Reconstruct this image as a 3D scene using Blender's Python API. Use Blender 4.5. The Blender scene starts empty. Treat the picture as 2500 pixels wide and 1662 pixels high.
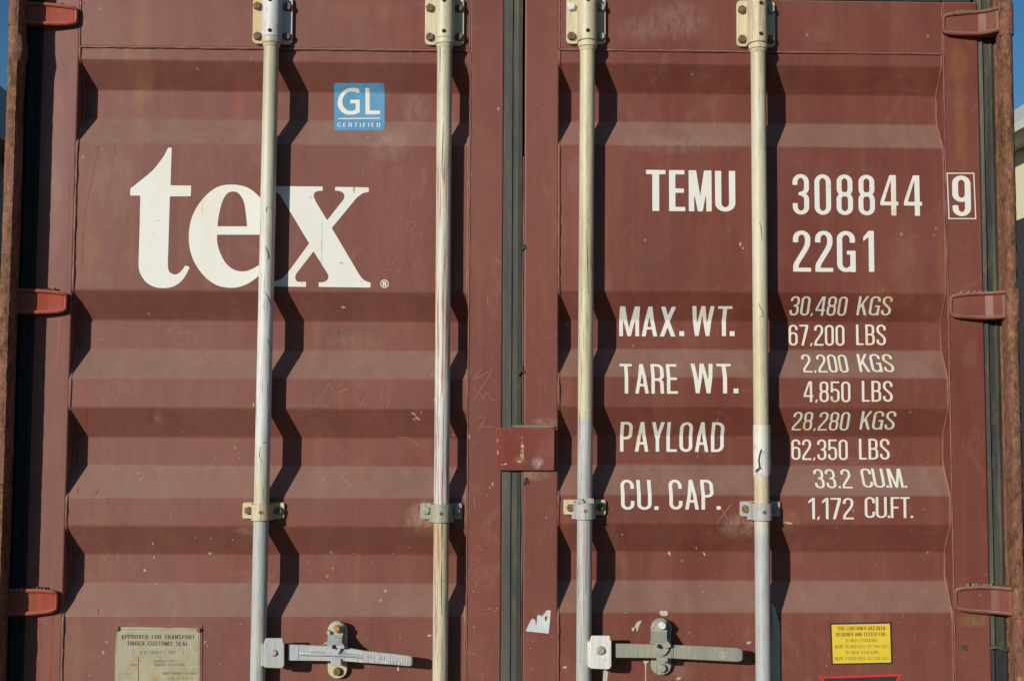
import bpy, bmesh, math, random
import numpy as np
from mathutils import Vector, Matrix, noise

random.seed(7)
scn = bpy.context.scene
COL = scn.collection
R = math.radians

# ---------------------------------------------------------------- camera, sky, sun
FPX, PCX, PCY = 3060.0, 1250.0, 831.0          # focal length in photo pixels, photo centre
CAM = np.array([-0.0725, -3.02, 1.45])
yaw, pitch, roll = R(1.3233), R(3.9957), R(0.2738)
_f = np.array([math.sin(yaw)*math.cos(pitch), math.cos(yaw)*math.cos(pitch), math.sin(pitch)])
_r = np.array([math.cos(yaw), -math.sin(yaw), 0.0])
_u = np.cross(_r, _f)
_r, _u = _r*math.cos(roll)+_u*math.sin(roll), -_r*math.sin(roll)+_u*math.cos(roll)
cam = bpy.data.cameras.new("camera"); camo = bpy.data.objects.new("camera", cam); COL.objects.link(camo)
cam.sensor_width = 36.0; cam.lens = 36.0*FPX/2500.0; cam.clip_start = 0.05; cam.clip_end = 2000
m = Matrix(((_r[0], _u[0], -_f[0]), (_r[1], _u[1], -_f[1]), (_r[2], _u[2], -_f[2]))).to_4x4()
m.translation = Vector(CAM); camo.matrix_world = m
scn.camera = camo

SUN = Vector((-0.80, -1.0, 0.33)).normalized()   # towards the sun
elev = math.asin(SUN.z)
w = bpy.data.worlds.new("World"); scn.world = w; w.use_nodes = True
nt = w.node_tree; nt.nodes.clear()
sky = nt.nodes.new("ShaderNodeTexSky"); sky.sky_type = 'NISHITA'; sky.sun_disc = False
sky.sun_elevation = elev; sky.sun_rotation = math.atan2(SUN.x, SUN.y)
sky.air_density = 1.0; sky.dust_density = 0.2; sky.ozone_density = 3.2
bg = nt.nodes.new("ShaderNodeBackground"); bg.inputs[1].default_value = 0.073
wo = nt.nodes.new("ShaderNodeOutputWorld")
hs = nt.nodes.new('ShaderNodeHueSaturation'); hs.inputs['Saturation'].default_value = 1.22
nt.links.new(sky.outputs[0], hs.inputs['Color']); nt.links.new(hs.outputs[0], bg.inputs[0]); nt.links.new(bg.outputs[0], wo.inputs[0])
sl = bpy.data.lights.new("sun", 'SUN'); sl.energy = 3.95; sl.angle = R(0.5); sl.color = (1.0, 0.955, 0.875)
so = bpy.data.objects.new("sun", sl); COL.objects.link(so)
so.rotation_euler = SUN.to_track_quat('Z', 'Y').to_euler(); so.location = (-8, -10, 8)
scn.view_settings.view_transform = 'Standard'; scn.view_settings.look = 'None'
scn.view_settings.exposure = 0.0; scn.view_settings.gamma = 1.0
scn.view_settings.use_curve_mapping = False
scn.cycles.max_bounces = 6

def at(px, py, Y=0.0):
    """world point on the upright plane y = Y that the photograph shows at pixel px, py"""
    d = _f + _r*(px-PCX)/FPX - _u*(py-PCY)/FPX
    t = (Y-CAM[1])/d[1]
    p = CAM+t*d
    return (float(p[0]), Y, float(p[2]))

# ---------------------------------------------------------------- material helpers
class NT:
    def __init__(s, name):
        s.m = bpy.data.materials.new(name); s.m.use_nodes = True
        s.t = s.m.node_tree; s.b = s.t.nodes["Principled BSDF"]
        s.tc = s.t.nodes.new("ShaderNodeTexCoord")
        s.geo = s.t.nodes.new("ShaderNodeNewGeometry")
    def lk(s, a, b): s.t.links.new(a, b)
    def mp(s, scale, loc=(0, 0, 0)):
        n = s.t.nodes.new("ShaderNodeMapping"); n.inputs['Scale'].default_value = scale; n.inputs['Location'].default_value = loc
        s.lk(s.tc.outputs['Object'], n.inputs[0]); return n.outputs[0]
    def noise(s, scale=(1, 1, 1), loc=(0, 0, 0), detail=4, rough=0.6, dist=0.0):
        n = s.t.nodes.new("ShaderNodeTexNoise"); n.inputs['Scale'].default_value = 1.0
        n.inputs['Detail'].default_value = detail; n.inputs['Roughness'].default_value = rough
        n.inputs['Distortion'].default_value = dist
        s.lk(s.mp(scale, loc), n.inputs['Vector']); return n.outputs['Fac']
    def voro(s, scale, loc=(0, 0, 0)):
        n = s.t.nodes.new("ShaderNodeTexVoronoi"); n.inputs['Scale'].default_value = 1.0
        s.lk(s.mp(scale, loc), n.inputs['Vector']); return n.outputs['Distance']
    def ramp(s, fac, lo, hi, a=0.0, b=1.0):
        n = s.t.nodes.new("ShaderNodeMapRange"); n.clamp = True
        n.inputs[1].default_value = lo; n.inputs[2].default_value = hi
        n.inputs[3].default_value = a; n.inputs[4].default_value = b
        s.lk(fac, n.inputs[0]); return n.outputs[0]
    def mul(s, a, b, op='MULTIPLY'):
        n = s.t.nodes.new("ShaderNodeMath"); n.operation = op; n.use_clamp = op != 'ADD'
        for i, v in enumerate((a, b)):
            if isinstance(v, (int, float)): n.inputs[i].default_value = v
            else: s.lk(v, n.inputs[i])
        return n.outputs[0]
    def mix(s, fac, a, b):
        n = s.t.nodes.new("ShaderNodeMix"); n.data_type = 'RGBA'
        for k, v in ((0, fac), (6, a), (7, b)):
            if isinstance(v, (int, float)): n.inputs[k].default_value = v
            elif isinstance(v, tuple): n.inputs[k].default_value = v+(1,) if len(v) == 3 else v
            else: s.lk(v, n.inputs[k])
        return n.outputs[2]
    def stain(s, c, px, py, rx, rz, col, k, gr=40.0):
        # a soft-edged mark round one spot of the door, broken up by noise; rx, rz in metres
        x0, _, z0 = at(px, py, 0.0); p = s.pos()
        dx = s.mulf(s.mulf(p[0], x0, 'SUBTRACT'), 1.0/rx, 'MULTIPLY'); dz = s.mulf(s.mulf(p[2], z0, 'SUBTRACT'), 1.0/rz, 'MULTIPLY')
        d = s.mulf(s.mulf(dx, dx, 'MULTIPLY'), s.mulf(dz, dz, 'MULTIPLY'), 'ADD')
        f = s.mul(s.ramp(d, 1.0, 0.1, 0, 1), s.ramp(s.noise((gr, gr, gr*.5), (px*.01, 1, py*.01), 5, .7), 0.34, 0.62, 0, 1))
        return s.mix(s.mul(f, k), c, col)
    def mulf(s, a, b, op):
        n = s.t.nodes.new("ShaderNodeMath"); n.operation = op
        for i, v in enumerate((a, b)):
            if isinstance(v, (int, float)): n.inputs[i].default_value = v
            else: s.lk(v, n.inputs[i])
        return n.outputs[0]
    def nz(s):
        n = s.t.nodes.new("ShaderNodeSeparateXYZ"); s.lk(s.geo.outputs['Normal'], n.inputs[0]); return n.outputs[2]
    def pos(s):
        n = s.t.nodes.new("ShaderNodeSeparateXYZ"); s.lk(s.tc.outputs['Object'], n.inputs[0]); return n.outputs
    def bump(s, h, dist, strength=1.0):
        n = s.t.nodes.new("ShaderNodeBump"); n.inputs['Distance'].default_value = dist; n.inputs['Strength'].default_value = strength
        s.lk(h, n.inputs['Height']); s.lk(n.outputs[0], s.b.inputs['Normal'])
    def done(s, col, rough=0.5, spec=0.5, metal=0.0):
        if isinstance(col, tuple): s.b.inputs['Base Color'].default_value = col+(1,)
        else: s.lk(col, s.b.inputs['Base Color'])
        if isinstance(rough, (int, float)): s.b.inputs['Roughness'].default_value = rough
        else: s.lk(rough, s.b.inputs['Roughness'])
        s.b.inputs['Specular IOR Level'].default_value = spec; s.b.inputs['Metallic'].default_value = metal
        return s.m

def maroon(name, base=(0.158, 0.038, 0.0265), faded=(0.222, 0.072, 0.0545), dust=0.44, chips=True, seed=0.0, sheen_left=0.26, stains=()):
    n = NT(name)
    big = n.ramp(n.noise((1.6, 1.6, 1.1), (seed, 3, 1), 5, 0.6, 0.6), 0.36, 0.66)
    streak = n.ramp(n.noise((16, 16, 0.9), (seed, 1, 5), 4, 0.65), 0.42, 0.68)
    fine = n.ramp(n.noise((55, 55, 5), (1, seed, 2), 5, 0.7), 0.3, 0.75)
    c = n.mix(big, base, faded)
    c = n.mix(n.mul(streak, 0.34), c, (0.245, 0.100, 0.060))
    c = n.mix(n.mul(fine, 0.38), c, (0.110, 0.036, 0.022))
    gm = n.mul(n.ramp(n.noise((7, 7, 3), (seed, 8, 3), 6, .75, .8), 0.50, 0.70), 0.30)
    c = n.mix(gm, c, (0.110, 0.038, 0.026))
    rs = n.mul(n.ramp(n.noise((30, 30, 1.3), (seed, 6, 2), 5, .7), 0.56, 0.70), n.ramp(n.noise((3, 3, 2), (seed, 6, 8), 3), 0.42, 0.62))
    c = n.mix(n.mul(rs, 0.38), c, (0.27, 0.115, 0.042))
    sm = n.mul(n.ramp(n.noise((11, 11, 8), (seed, 2, 9), 6, .75, 1.0), 0.56, 0.74), 0.26)
    c = n.mix(sm, c, (0.33, 0.20, 0.16))
    for st_ in stains: c = n.stain(c, *st_)
    # the sun's sheen put into the colour, paler towards the left
    px = n.pos()[0]
    c = n.mix(n.mul(n.ramp(px, 0.5, -1.2, 0.0, sheen_left), n.ramp(n.noise((2, 2, 2), (9, 9, seed), 3), 0.25, 0.7, .6, 1)), c, (0.33, 0.178, 0.145))
    # dust that has settled on faces that look up
    d = n.mul(n.ramp(n.nz(), 0.05, 0.75, 0, 1), n.ramp(n.noise((22, 22, 2.2), (4, 4, seed), 4), 0.25, 0.7, 0.55, 1.0))
    c = n.mix(n.mul(d, dust), c, (0.40, 0.335, 0.265))
    if chips:
        v = n.voro((38, 38, 30), (seed, 0, 0)); k = n.ramp(n.noise((9, 9, 7), (2, 7, seed), 3), 0.60, 0.70)
        c = n.mix(n.mul(n.ramp(v, 0.16, 0.10), n.mul(k, 0.75)), c, (0.50, 0.36, 0.30))
    rg = n.ramp(n.noise((6, 6, 2), (3, 3, 3), 4), 0.3, 0.7, 0.42, 0.6)
    h = n.mul(n.noise((7, 7, 5), (seed, 2, 2), 2), n.mul(n.noise((90, 90, 60), (0, 0, 0), 3), 0.06), 'ADD')
    n.bump(h, 0.0028, 0.8)
    return n.done(c, rg, 0.28)

M = {}
PALE = (0.42, 0.31, 0.26); RST = (0.29, 0.12, 0.045); GRM = (0.10, 0.055, 0.035); RED_ = (0.27, 0.055, 0.03)
M['paint'] = maroon("maroon_paint", stains=[(1650, 50, .09, .06, PALE, 0.25, 60), (1560, 75, .06, .04, PALE, 0.20, 60), (1655, 350, .16, .03, PALE, 0.20, 70), (945, 350, .06, .05, PALE, 0.35, 50), (1010, 255, .04, .05, PALE, 0.20, 60),  # pale spots on the right top rail paint in dent highlights
    (1030, 1262, .045, .045, (0.36, 0.22, 0.14), .9, 60), (1810, 1285, .06, .035, (0.40, 0.26, 0.20), .6, 50), (1925, 1270, .03, .03, RST, .8, 60), (610, 1296, .045, .012, (0.36, 0.22, 0.14), .7, 80),
    (340, 150, .03, .28, RST, .55, 18), (575, 250, .02, .07, RED_, .8, 25), (312, 130, .02, .03, RST, .8, 60), (550, 340, .015, .03, RED_, .6, 40), (900, 25, .10, .03, RST, .35, 30),
    (225, 560, .03, .22, RST, .5, 20), (290, 440, .06, .10, PALE, 0.15, 30), (865, 835, .08, .03, (0.24, 0.13, 0.09), .6, 90), (380, 1018, .012, .014, (0.20, 0.17, 0.05), .9, 90), (1000, 65, .10, .06, RED_, .4, 20),
    (2340, 160, .03, .06, RST, .45, 25), (2345, 320, .02, .20, RST, .4, 22), (2210, 640, .05, .10, PALE, 0.11, 40), (2150, 740, .04, .06, RST, .35, 30), (2100, 1507, .09, .02, (0.30, 0.13, 0.06), .55, 60), (2380, 1512, .05, .02, (0.22, 0.16, 0.06), .7, 60),
    (1650, 1640, .05, .03, PALE, 0.20, 60), (1300, 1160, .05, .015, (0.30, 0.22, 0.14), .7, 60), (1340, 1030, .05, .012, (0.34, 0.24, 0.18), .6, 60), (1560, 650, .05, .03, GRM, .4, 50), (1700, 660, .05, .03, GRM, .35, 50),
    (175, 1590, .03, .12, (0.24, 0.14, 0.07), .6, 18), (140, 430, .02, .30, PALE, 0.12, 18), (1180, 1420, .05, .3, RED_, .35, 15), (1310, 800, .04, .3, RED_, .3, 15)])
M['paint_bright'] = maroon("red_touch_up_paint", (0.40, 0.058, 0.029), (0.48, 0.10, 0.055), 0.45, False, 4.0, sheen_left=0.0)
M['paint_plate'] = maroon("worn_maroon_paint", (0.20, 0.026, 0.018), (0.21, 0.050, 0.042), 0.5, True, 8.3, stains=[(1292, 1095, .014, .07, (0.10, 0.045, 0.032), .8, 15), (1335, 1095, .028, .06, (0.22, 0.095, 0.078), .9, 12), (1312, 1128, .016, .018, (0.42, 0.32, 0.30), 1, 120), (1268, 1122, .018, .014, (0.34, 0.20, 0.07), .55, 160), (1274, 1100, .005, .03, (0.48, 0.34, 0.18), .8, 190)])

def rusty(name, k=0.5, seed=0.0):
    n = NT(name)
    a = n.noise((22, 22, 9), (seed, 0, 0), 7, 0.75, 1.2)
    b = n.noise((95, 95, 60), (0, seed, 0), 6, 0.75)
    c = n.mix(n.ramp(a, 0.40+0.12*(1-k), 0.56+0.12*(1-k)), (0.235, 0.100, 0.072), (0.105, 0.060, 0.028))
    c = n.mix(n.ramp(b, 0.50, 0.66), c, (0.38, 0.180, 0.050))
    c = n.mix(n.ramp(n.noise((48, 48, 26), (5, 5, seed), 6, .75), 0.53, 0.66), c, (0.055, 0.030, 0.018))
    c = n.mix(n.mul(n.ramp(n.noise((40, 40, 14), (8, 1, seed), 6, .75), 0.60, 0.68), .8), c, (0.40, 0.30, 0.18))
    n.bump(b, 0.005, 1.0)
    return n.done(c, 0.78, 0.3)
M['_'] = None
M['rust'] = rusty("rusted_paint")
M['rust_red'] = rusty("rust_spotted_red_paint", 0.25, 3.0)
def rustbolt(name, c1, c2):
    n = NT(name); a = n.noise((170, 170, 170), (0, 0, 0), 4, 0.7)
    n.bump(a, 0.0015, 1.0)
    return n.done(n.mix(n.ramp(a, 0.4, 0.6), c1, c2), 0.8, 0.3)
M['bolt'] = rustbolt("rusty_bolt", (0.10, 0.062, 0.036), (0.25, 0.155, 0.085))
M['bolt_gold'] = rustbolt("golden_rust_bolt", (0.30, 0.15, 0.03), (0.52, 0.38, 0.12))
M['bolt_grey'] = rustbolt("grey_painted_bolt", (0.27, 0.28, 0.24), (0.40, 0.40, 0.34))
M['bolt_white'] = rustbolt("white_painted_bolt", (0.62, 0.62, 0.58), (0.78, 0.78, 0.74))

CREAM = (0.52, 0.465, 0.30); IVORY = (0.60, 0.585, 0.475); GREY = (0.42, 0.45, 0.445); WHITE = (0.66, 0.665, 0.64); YEL = (0.62, 0.45, 0.16)
def barpaint(name, stops, seed=0.0, red=0.0, dark=0.5, spots=0.3):
    """old cream and grey paint in coats that start and stop along the height: stops = [(z, colour), ...] upwards"""
    n = NT(name)
    zz = n.mul(n.pos()[2], n.ramp(n.noise((30, 30, 18), (seed, 0, 0), 4), 0.2, 0.8, -0.004, 0.004), 'ADD')
    c = stops[0][1]
    for i in range(1, len(stops)):
        z, col, wd = stops[i] if len(stops[i]) == 3 else stops[i]+(0.03,)
        c = n.mix(n.ramp(zz, z-wd, z+wd), c, col)
    c = n.mix(n.mul(n.ramp(n.noise((60, 60, 6), (seed, 5, 1), 5, .7), 0.45, 0.7), 0.45), c, (0.50, 0.40, 0.20))
    c = n.mix(n.mul(n.ramp(n.noise((40, 40, 4), (seed, 9, 1), 5, .7), 0.5, 0.68), 0.4), c, (0.36, 0.37, 0.34))
    # long thin scratches worn by handling
    s1 = n.mul(n.ramp(n.noise((230, 230, 9), (seed, 2, 7), 4, .65), 0.57, 0.66), n.ramp(n.noise((20, 20, 3.5), (1, seed, 7), 2), 0.42, 0.56))
    c = n.mix(n.mul(s1, dark), c, (0.075, 0.07, 0.065))
    if red:
        s2 = n.mul(n.ramp(n.noise((260, 260, 5), (seed, 3, 3), 4, .65), 0.50, 0.60), n.ramp(n.noise((14, 14, 2.2), (3, seed, 1), 2), 0.42, 0.55))
        c = n.mix(n.mul(s2, red), c, (0.30, 0.085, 0.05))
    c = n.mix(n.mul(n.ramp(n.noise((90, 90, 50), (seed, 1, 1), 5, .72), 0.60, 0.70), min(1, spots*1.7)), c, (0.20, 0.125, 0.065))
    c = n.mix(n.mul(n.ramp(n.noise((18, 18, 9), (seed, 4, 4), 5, .7), 0.5, 0.72), 0.30), c, (0.22, 0.20, 0.16))
    n.bump(n.noise((200, 200, 40), (0, 0, 0), 4), 0.0008, 0.7)
    return n.done(c, 0.5, 0.45)
Z = lambda py, px=1250: at(px, py, -0.03)[2]
M['bar1'] = barpaint("bar_paint_ivory_over_grey", [(0, GREY), (Z(1268), (0.60, 0.545, 0.37), .004), (Z(1130), WHITE, .06), (Z(620), IVORY, .10), (Z(330), CREAM, .15)], 1.0, 0, .8)
M['bar2'] = barpaint("bar_paint_scraped_cream", [(0, (0.58, 0.53, 0.37)), (Z(1400), (0.55, 0.47, 0.27), .1), (Z(1265), WHITE, .006), (Z(900), IVORY, .2), (Z(500), (0.60, 0.56, 0.42), .1), (Z(220), CREAM, .1)], 2.0, .9, .8)
M['bar3'] = barpaint("bar_paint_blue_grey_below_cream", [(0, GREY), (Z(1160), (0.46, 0.49, 0.50), .05), (Z(1023), (0.57, 0.52, 0.35), .006), (Z(700), CREAM, .1), (Z(500), (0.58, 0.53, 0.36), .1), (Z(150), (0.60, 0.50, 0.29), .1)], 3.0, .5, .7)
M['bar4'] = barpaint("bar_paint_cream_peeling", [(0, GREY), (Z(1300), (0.56, 0.55, 0.47), .02), (Z(1250), (0.58, 0.50, 0.31), .03), (Z(1150), WHITE, .03), (Z(1038), (0.56, 0.50, 0.32), .006), (Z(700), (0.60, 0.565, 0.41), .1), (Z(200), CREAM, .1)], 4.0, .25, .9)
M['brk1'] = barpaint("bracket_paint_yellowed", [(0, WHITE)], 5.0, 0, .5, .5)
M['brk_yel'] = barpaint("bracket_paint_ochre", [(0, (0.60, 0.45, 0.19))], 5.5, 0, .3, .4)
M['brk2'] = barpaint("bracket_paint_cream", [(0, (0.60, 0.555, 0.39))], 6.0, .2, .4, .4)
M['brk3'] = barpaint("bracket_paint_buff", [(0, (0.60, 0.53, 0.34))], 7.0, .5, .4, .3)
M['clamp_grey'] = barpaint("clamp_paint_grey", [(0, (0.42, 0.43, 0.42))], 8.0, .2, .8, .4)
M['clamp_olive'] = barpaint("clamp_paint_dull", [(0, (0.33, 0.33, 0.26))], 8.5, .1, .9, .5)
M['ear_cream'] = barpaint("ear_paint_cream", [(0, (0.58, 0.52, 0.30))], 9.0, 0, .3, .5)
M['handle_grey'] = barpaint("handle_paint_pale_grey", [(0, (0.43, 0.455, 0.46))], 10.0, 0, .7, .4)
M['handle_olive'] = barpaint("handle_paint_grey_green", [(0, (0.27, 0.275, 0.225))], 11.0, 0, .4, .35)
M['hub_white'] = barpaint("hub_paint_white", [(0, (0.72, 0.72, 0.68))], 12.0, 0, .4, .5)

def flat(name, col, rough=0.6, var=0.15, spec=0.4):
    n = NT(name); a = n.noise((40, 40, 25), (0, 0, 0), 4)
    return n.done(n.mix(n.ramp(a, 0.35, 0.7), col, tuple(v*(1-var) for v in col)), rough, spec)
def lettering(name, col, stain, stains=()):
    n = NT(name)
    c = n.mix(n.mul(n.ramp(n.noise((9, 9, 3.5), (3, 0, 0), 4, .7), 0.50, 0.72), 0.55), col, stain)
    c = n.mix(n.mul(n.ramp(n.noise((130, 130, 90), (0, 3, 0), 3), 0.69, 0.74), 0.8), c, (0.25, 0.16, 0.11))
    for st_ in stains: c = n.stain(c, *st_)
    return n.done(c, 0.55, 0.4)
M['white'] = lettering("white_lettering_paint", (0.745, 0.73, 0.665), (0.73, 0.67, 0.44), [(2183, 520, .012, .012, (.62, .36, .04), 1, 20), (2183, 490, .02, .04, (.70, .60, .30), .8, 20), (864, 462, .004, .008, (.16, .08, .04), 1, 150), (833, 642, .006, .003, (.16, .10, .05), 1, 150), (882, 687, .003, .003, (.15, .05, .04), 1, 150), (785, 600, .0015, .09, (.30, .25, .18), 1, 150), (385, 538, .006, .0015, (.2, .15, .1), 1, 200), (493, 505, .0015, .03, (.25, .2, .12), 1, 150), (500, 500, .05, .05, (.74, .66, .42), .5, 20), (1785, 915, .012, .03, (.74, .60, .28), .8, 25), (1540, 1065, .02, .04, (.70, .60, .34), .7, 25), (1562, 1060, .01, .03, (.66, .52, .2), .6, 30)])
M['white2'] = lettering("weathered_lettering_paint", (0.73, 0.705, 0.62), (0.73, 0.65, 0.40), [(2037, 978, .012, .012, (.62, .33, .02), 1, 15), (2053, 745, .016, .028, (.70, .46, .08), .85, 15), (1972, 1040, .014, .02, (.70, .48, .08), .9, 15), (2150, 1010, .018, .02, (.70, .62, .12), .9, 15), (2127, 830, .012, .03, (.72, .58, .28), .8, 20), (2180, 728, .01, .01, (.70, .46, .08), .9, 20), (2060, 885, .012, .03, (.72, .58, .28), .8, 20), (2175, 885, .016, .03, (.72, .62, .22), .8, 20), (2110, 1180, .02, .03, (.70, .5, .2), .6, 20)])
def gasket_mat(name, a, b, moss=0.0):  # old rubber, dusty and stained in patches
    n = NT(name)
    c = n.mix(n.ramp(n.noise((30, 30, 3.2), (0, 0, 0), 5), 0.38, 0.62), a, b)
    c = n.mix(n.mul(n.ramp(n.noise((50, 50, 14), (0, 4, 0), 5, .7), 0.52, 0.7), moss), c, (0.16, 0.15, 0.055))
    n.bump(n.noise((80, 80, 25), (0, 0, 0), 3), 0.001, 0.7)
    return n.done(c, 0.7, 0.3)
M['gasket'] = gasket_mat("weathered_rubber", (0.100, 0.097, 0.080), (0.062, 0.063, 0.056), 0.4)
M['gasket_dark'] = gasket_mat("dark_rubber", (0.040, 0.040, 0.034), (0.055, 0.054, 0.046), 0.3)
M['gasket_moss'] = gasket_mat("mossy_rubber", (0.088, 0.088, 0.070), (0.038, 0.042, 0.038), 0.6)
M['gasket_new_and_shaded'] = gasket_mat("black_rubber", (0.030, 0.034, 0.036), (0.022, 0.025, 0.027), 0.0)
M['hole'] = flat("painted_hole_shade", (0.02, 0.018, 0.016), 0.9)  # near-black colour stands for the shade inside the holes
M['dark'] = flat("dark_interior", (0.02, 0.015, 0.013), 0.9)
M['blue'] = flat("sticker_blue", (0.105, 0.325, 0.52), 0.5, 0.22)
M['yellow'] = flat("sticker_yellow", (0.78, 0.56, 0.045), 0.45, 0.06)
M['black'] = flat("sticker_black", (0.035, 0.035, 0.033), 0.5)
M['red'] = flat("sticker_red", (0.62, 0.035, 0.028), 0.5)
M['ink'] = flat("dark_ink", (0.075, 0.062, 0.04), 0.6)
M['ink_faded'] = flat("faded_ink", (0.33, 0.235, 0.045), 0.6)
M['ink_plate'] = flat("faded_plate_ink", (0.24, 0.215, 0.13), 0.6)
def platemat():
    n = NT("weathered_data_plate")
    c = n.mix(n.ramp(n.noise((22, 22, 16), (0, 0, 0), 5, .7), 0.40, 0.7), (0.40, 0.365, 0.235), (0.335, 0.325, 0.245))
    c = n.mix(n.mul(n.ramp(n.noise((34, 34, 26), (7, 0, 3), 5, .7), 0.48, 0.66), .75), c, (0.34, 0.235, 0.095))
    return n.done(c, 0.5, 0.45)
M['plate'] = platemat()
M['drip'] = flat("red_paint_drip", (0.33, 0.045, 0.025), 0.4)
M['rustmark'] = flat("rust_stain", (0.28, 0.11, 0.045), 0.8, .3)
M['scratch'] = flat("scratched_paint", (0.40, 0.235, 0.19), 0.7, .2)
M['scratch_faint'] = flat("faint_scratch", (0.33, 0.18, 0.145), 0.7, .2)
M['chip'] = flat("primer_chip", (0.56, 0.43, 0.33), 0.7, .35)
M['scribble'] = flat("grey_marker", (0.155, 0.085, 0.07), 0.6, .2)
M['cream_spill'] = flat("cream_paint_spill", (0.52, 0.50, 0.40), 0.6, .12)
M['silver'] = flat("torn_silver_label", (0.66, 0.68, 0.69), 0.4, .25)
M['weld'] = maroon("weld_bead_paint", (0.19, 0.060, 0.044), (0.26, 0.105, 0.08), 0.5, False, 2.0)
M['caulk'] = flat("dusty_sealant", (0.25, 0.18, 0.13), 0.8, .3)

# ---------------------------------------------------------------- mesh helpers
def mesh_obj(name, verts, faces, mat, parent=None, bevel=0.0, smooth=None, segs=2):
    me = bpy.data.meshes.new(name); me.from_pydata([tuple(v) for v in verts], [], faces)
    bm = bmesh.new(); bm.from_mesh(me); bmesh.ops.recalc_face_normals(bm, faces=bm.faces); bm.to_mesh(me); bm.free()
    me.materials.append(mat)
    o = bpy.data.objects.new(name, me); COL.objects.link(o)
    if parent: o.parent = parent
    if smooth is not None:
        me.shade_smooth(); me.set_sharp_from_angle(angle=R(smooth))
    if bevel:
        b = o.modifiers.new("bevel", 'BEVEL'); b.width = bevel; b.segments = segs; b.limit_method = 'ANGLE'; b.angle_limit = R(35)
        b.harden_normals = False
    return o

class MB:
    def __init__(s): s.v = []; s.f = []
    def add(s, vs, fs):
        k = len(s.v); s.v += [tuple(p) for p in vs]; s.f += [tuple(i+k for i in q) for q in fs]
    def box(s, x0, x1, y0, y1, z0, z1):
        s.add([(x, y, z) for x in (x0, x1) for y in (y0, y1) for z in (z0, z1)],
              [(0, 1, 3, 2), (4, 6, 7, 5), (0, 4, 5, 1), (2, 3, 7, 6), (0, 2, 6, 4), (1, 5, 7, 3)])
    def prism(s, pts, y0, y1):
        """pts: (x, z) outline; solid between y0 and y1"""
        n = len(pts)
        s.add([(p[0], y0, p[1]) for p in pts]+[(p[0], y1, p[1]) for p in pts],
              [tuple(range(n)), tuple(range(2*n-1, n-1, -1))]+[(i, (i+1) % n, n+(i+1) % n, n+i) for i in range(n)])
    def extr(s, pts, z0, z1, steps=1, wob=None):
        """pts: (x, y) cross-section, extruded up; wob(z, i) -> dx, dy"""
        n = len(pts); vs = []
        for k in range(steps+1):
            z = z0+(z1-z0)*k/steps
            for i, p in enumerate(pts):
                dx, dy = wob(z, i) if wob else (0, 0)
                vs.append((p[0]+dx, p[1]+dy, z))
        fs = [tuple(range(n)), tuple(range((steps+1)*n-1, steps*n-1, -1))]
        for k in range(steps):
            fs += [(k*n+i, k*n+(i+1) % n, (k+1)*n+(i+1) % n, (k+1)*n+i) for i in range(n)]
        s.add(vs, fs)
    def cyl(s, a, b, r0, r1=None, n=24):
        r1 = r0 if r1 is None else r1
        a = Vector(a); b = Vector(b); d = (b-a).normalized()
        u = d.orthogonal().normalized(); v = d.cross(u)
        vs = [a+(u*math.cos(2*math.pi*i/n)+v*math.sin(2*math.pi*i/n))*r0 for i in range(n)]
        vs += [b+(u*math.cos(2*math.pi*i/n)+v*math.sin(2*math.pi*i/n))*r1 for i in range(n)]
        s.add(vs, [tuple(range(n)), tuple(range(2*n-1, n-1, -1))]+[(i, (i+1) % n, n+(i+1) % n, n+i) for i in range(n)])
    def tube(s, pts, r, n=8):
        pts = [Vector(p) for p in pts]; k = len(pts); vs = []; up = None
        for i, p in enumerate(pts):
            d = (pts[min(i+1, k-1)]-pts[max(i-1, 0)]).normalized()
            if up is None: up = d.orthogonal().normalized()
            u = (up-d*up.dot(d)).normalized(); up = u; v = d.cross(u)
            rr = r[i] if isinstance(r, list) else r
            vs += [p+(u*math.cos(2*math.pi*j/n)+v*math.sin(2*math.pi*j/n))*rr for j in range(n)]
        fs = [tuple(range(n)), tuple(range(k*n-1, (k-1)*n-1, -1))]
        for i in range(k-1): fs += [(i*n+j, i*n+(j+1) % n, (i+1)*n+(j+1) % n, (i+1)*n+j) for j in range(n)]
        s.add(vs, fs)
    def hexa(s, c, r, y0, y1, rot=0.3, n=6):
        """a hexagonal bolt head centred on (x, z) = c with a chamfered face"""
        o = [(c[0]+r*math.cos(rot+2*math.pi*i/n), c[1]+r*math.sin(rot+2*math.pi*i/n)) for i in range(n)]
        i_ = [(c[0]+.8*r*math.cos(rot+2*math.pi*i/n), c[1]+.8*r*math.sin(rot+2*math.pi*i/n)) for i in range(n)]
        ym = y0+(y1-y0)*.3
        vs = [(p[0], y1, p[1]) for p in o]+[(p[0], ym, p[1]) for p in o]+[(p[0], y0, p[1]) for p in i_]
        fs = [tuple(range(n)), tuple(range(3*n-1, 2*n-1, -1))]
        for k in (0, n): fs += [(k+i, k+(i+1) % n, k+n+(i+1) % n, k+n+i) for i in range(n)]
        s.add(vs, fs)
    def build(s, name, mat, parent=None, bevel=0.0, smooth=None, segs=2):
        return mesh_obj(name, s.v, s.f, mat, parent, bevel, smooth, segs)

def P(px, py, Y=0.0): p = at(px, py, Y); return (p[0], p[2])
def poly_px(pts, Y): return [P(a, b, Y) for a, b in pts]
def rounded(x0, x1, z0, z1, r, n=5, corners=(1, 1, 1, 1)):
    out = []
    for k, (cx, cz, a) in enumerate(((x1-r, z1-r, 0), (x0+r, z1-r, 90), (x0+r, z0+r, 180), (x1-r, z0+r, 270))):
        if corners[k]: out += [(cx+r*math.cos(R(a+90*i/n)), cz+r*math.sin(R(a+90*i/n))) for i in range(n+1)]
        else: out.append(((x1, x0, x0, x1)[k], (z1, z1, z0, z0)[k]))
    return out

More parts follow.
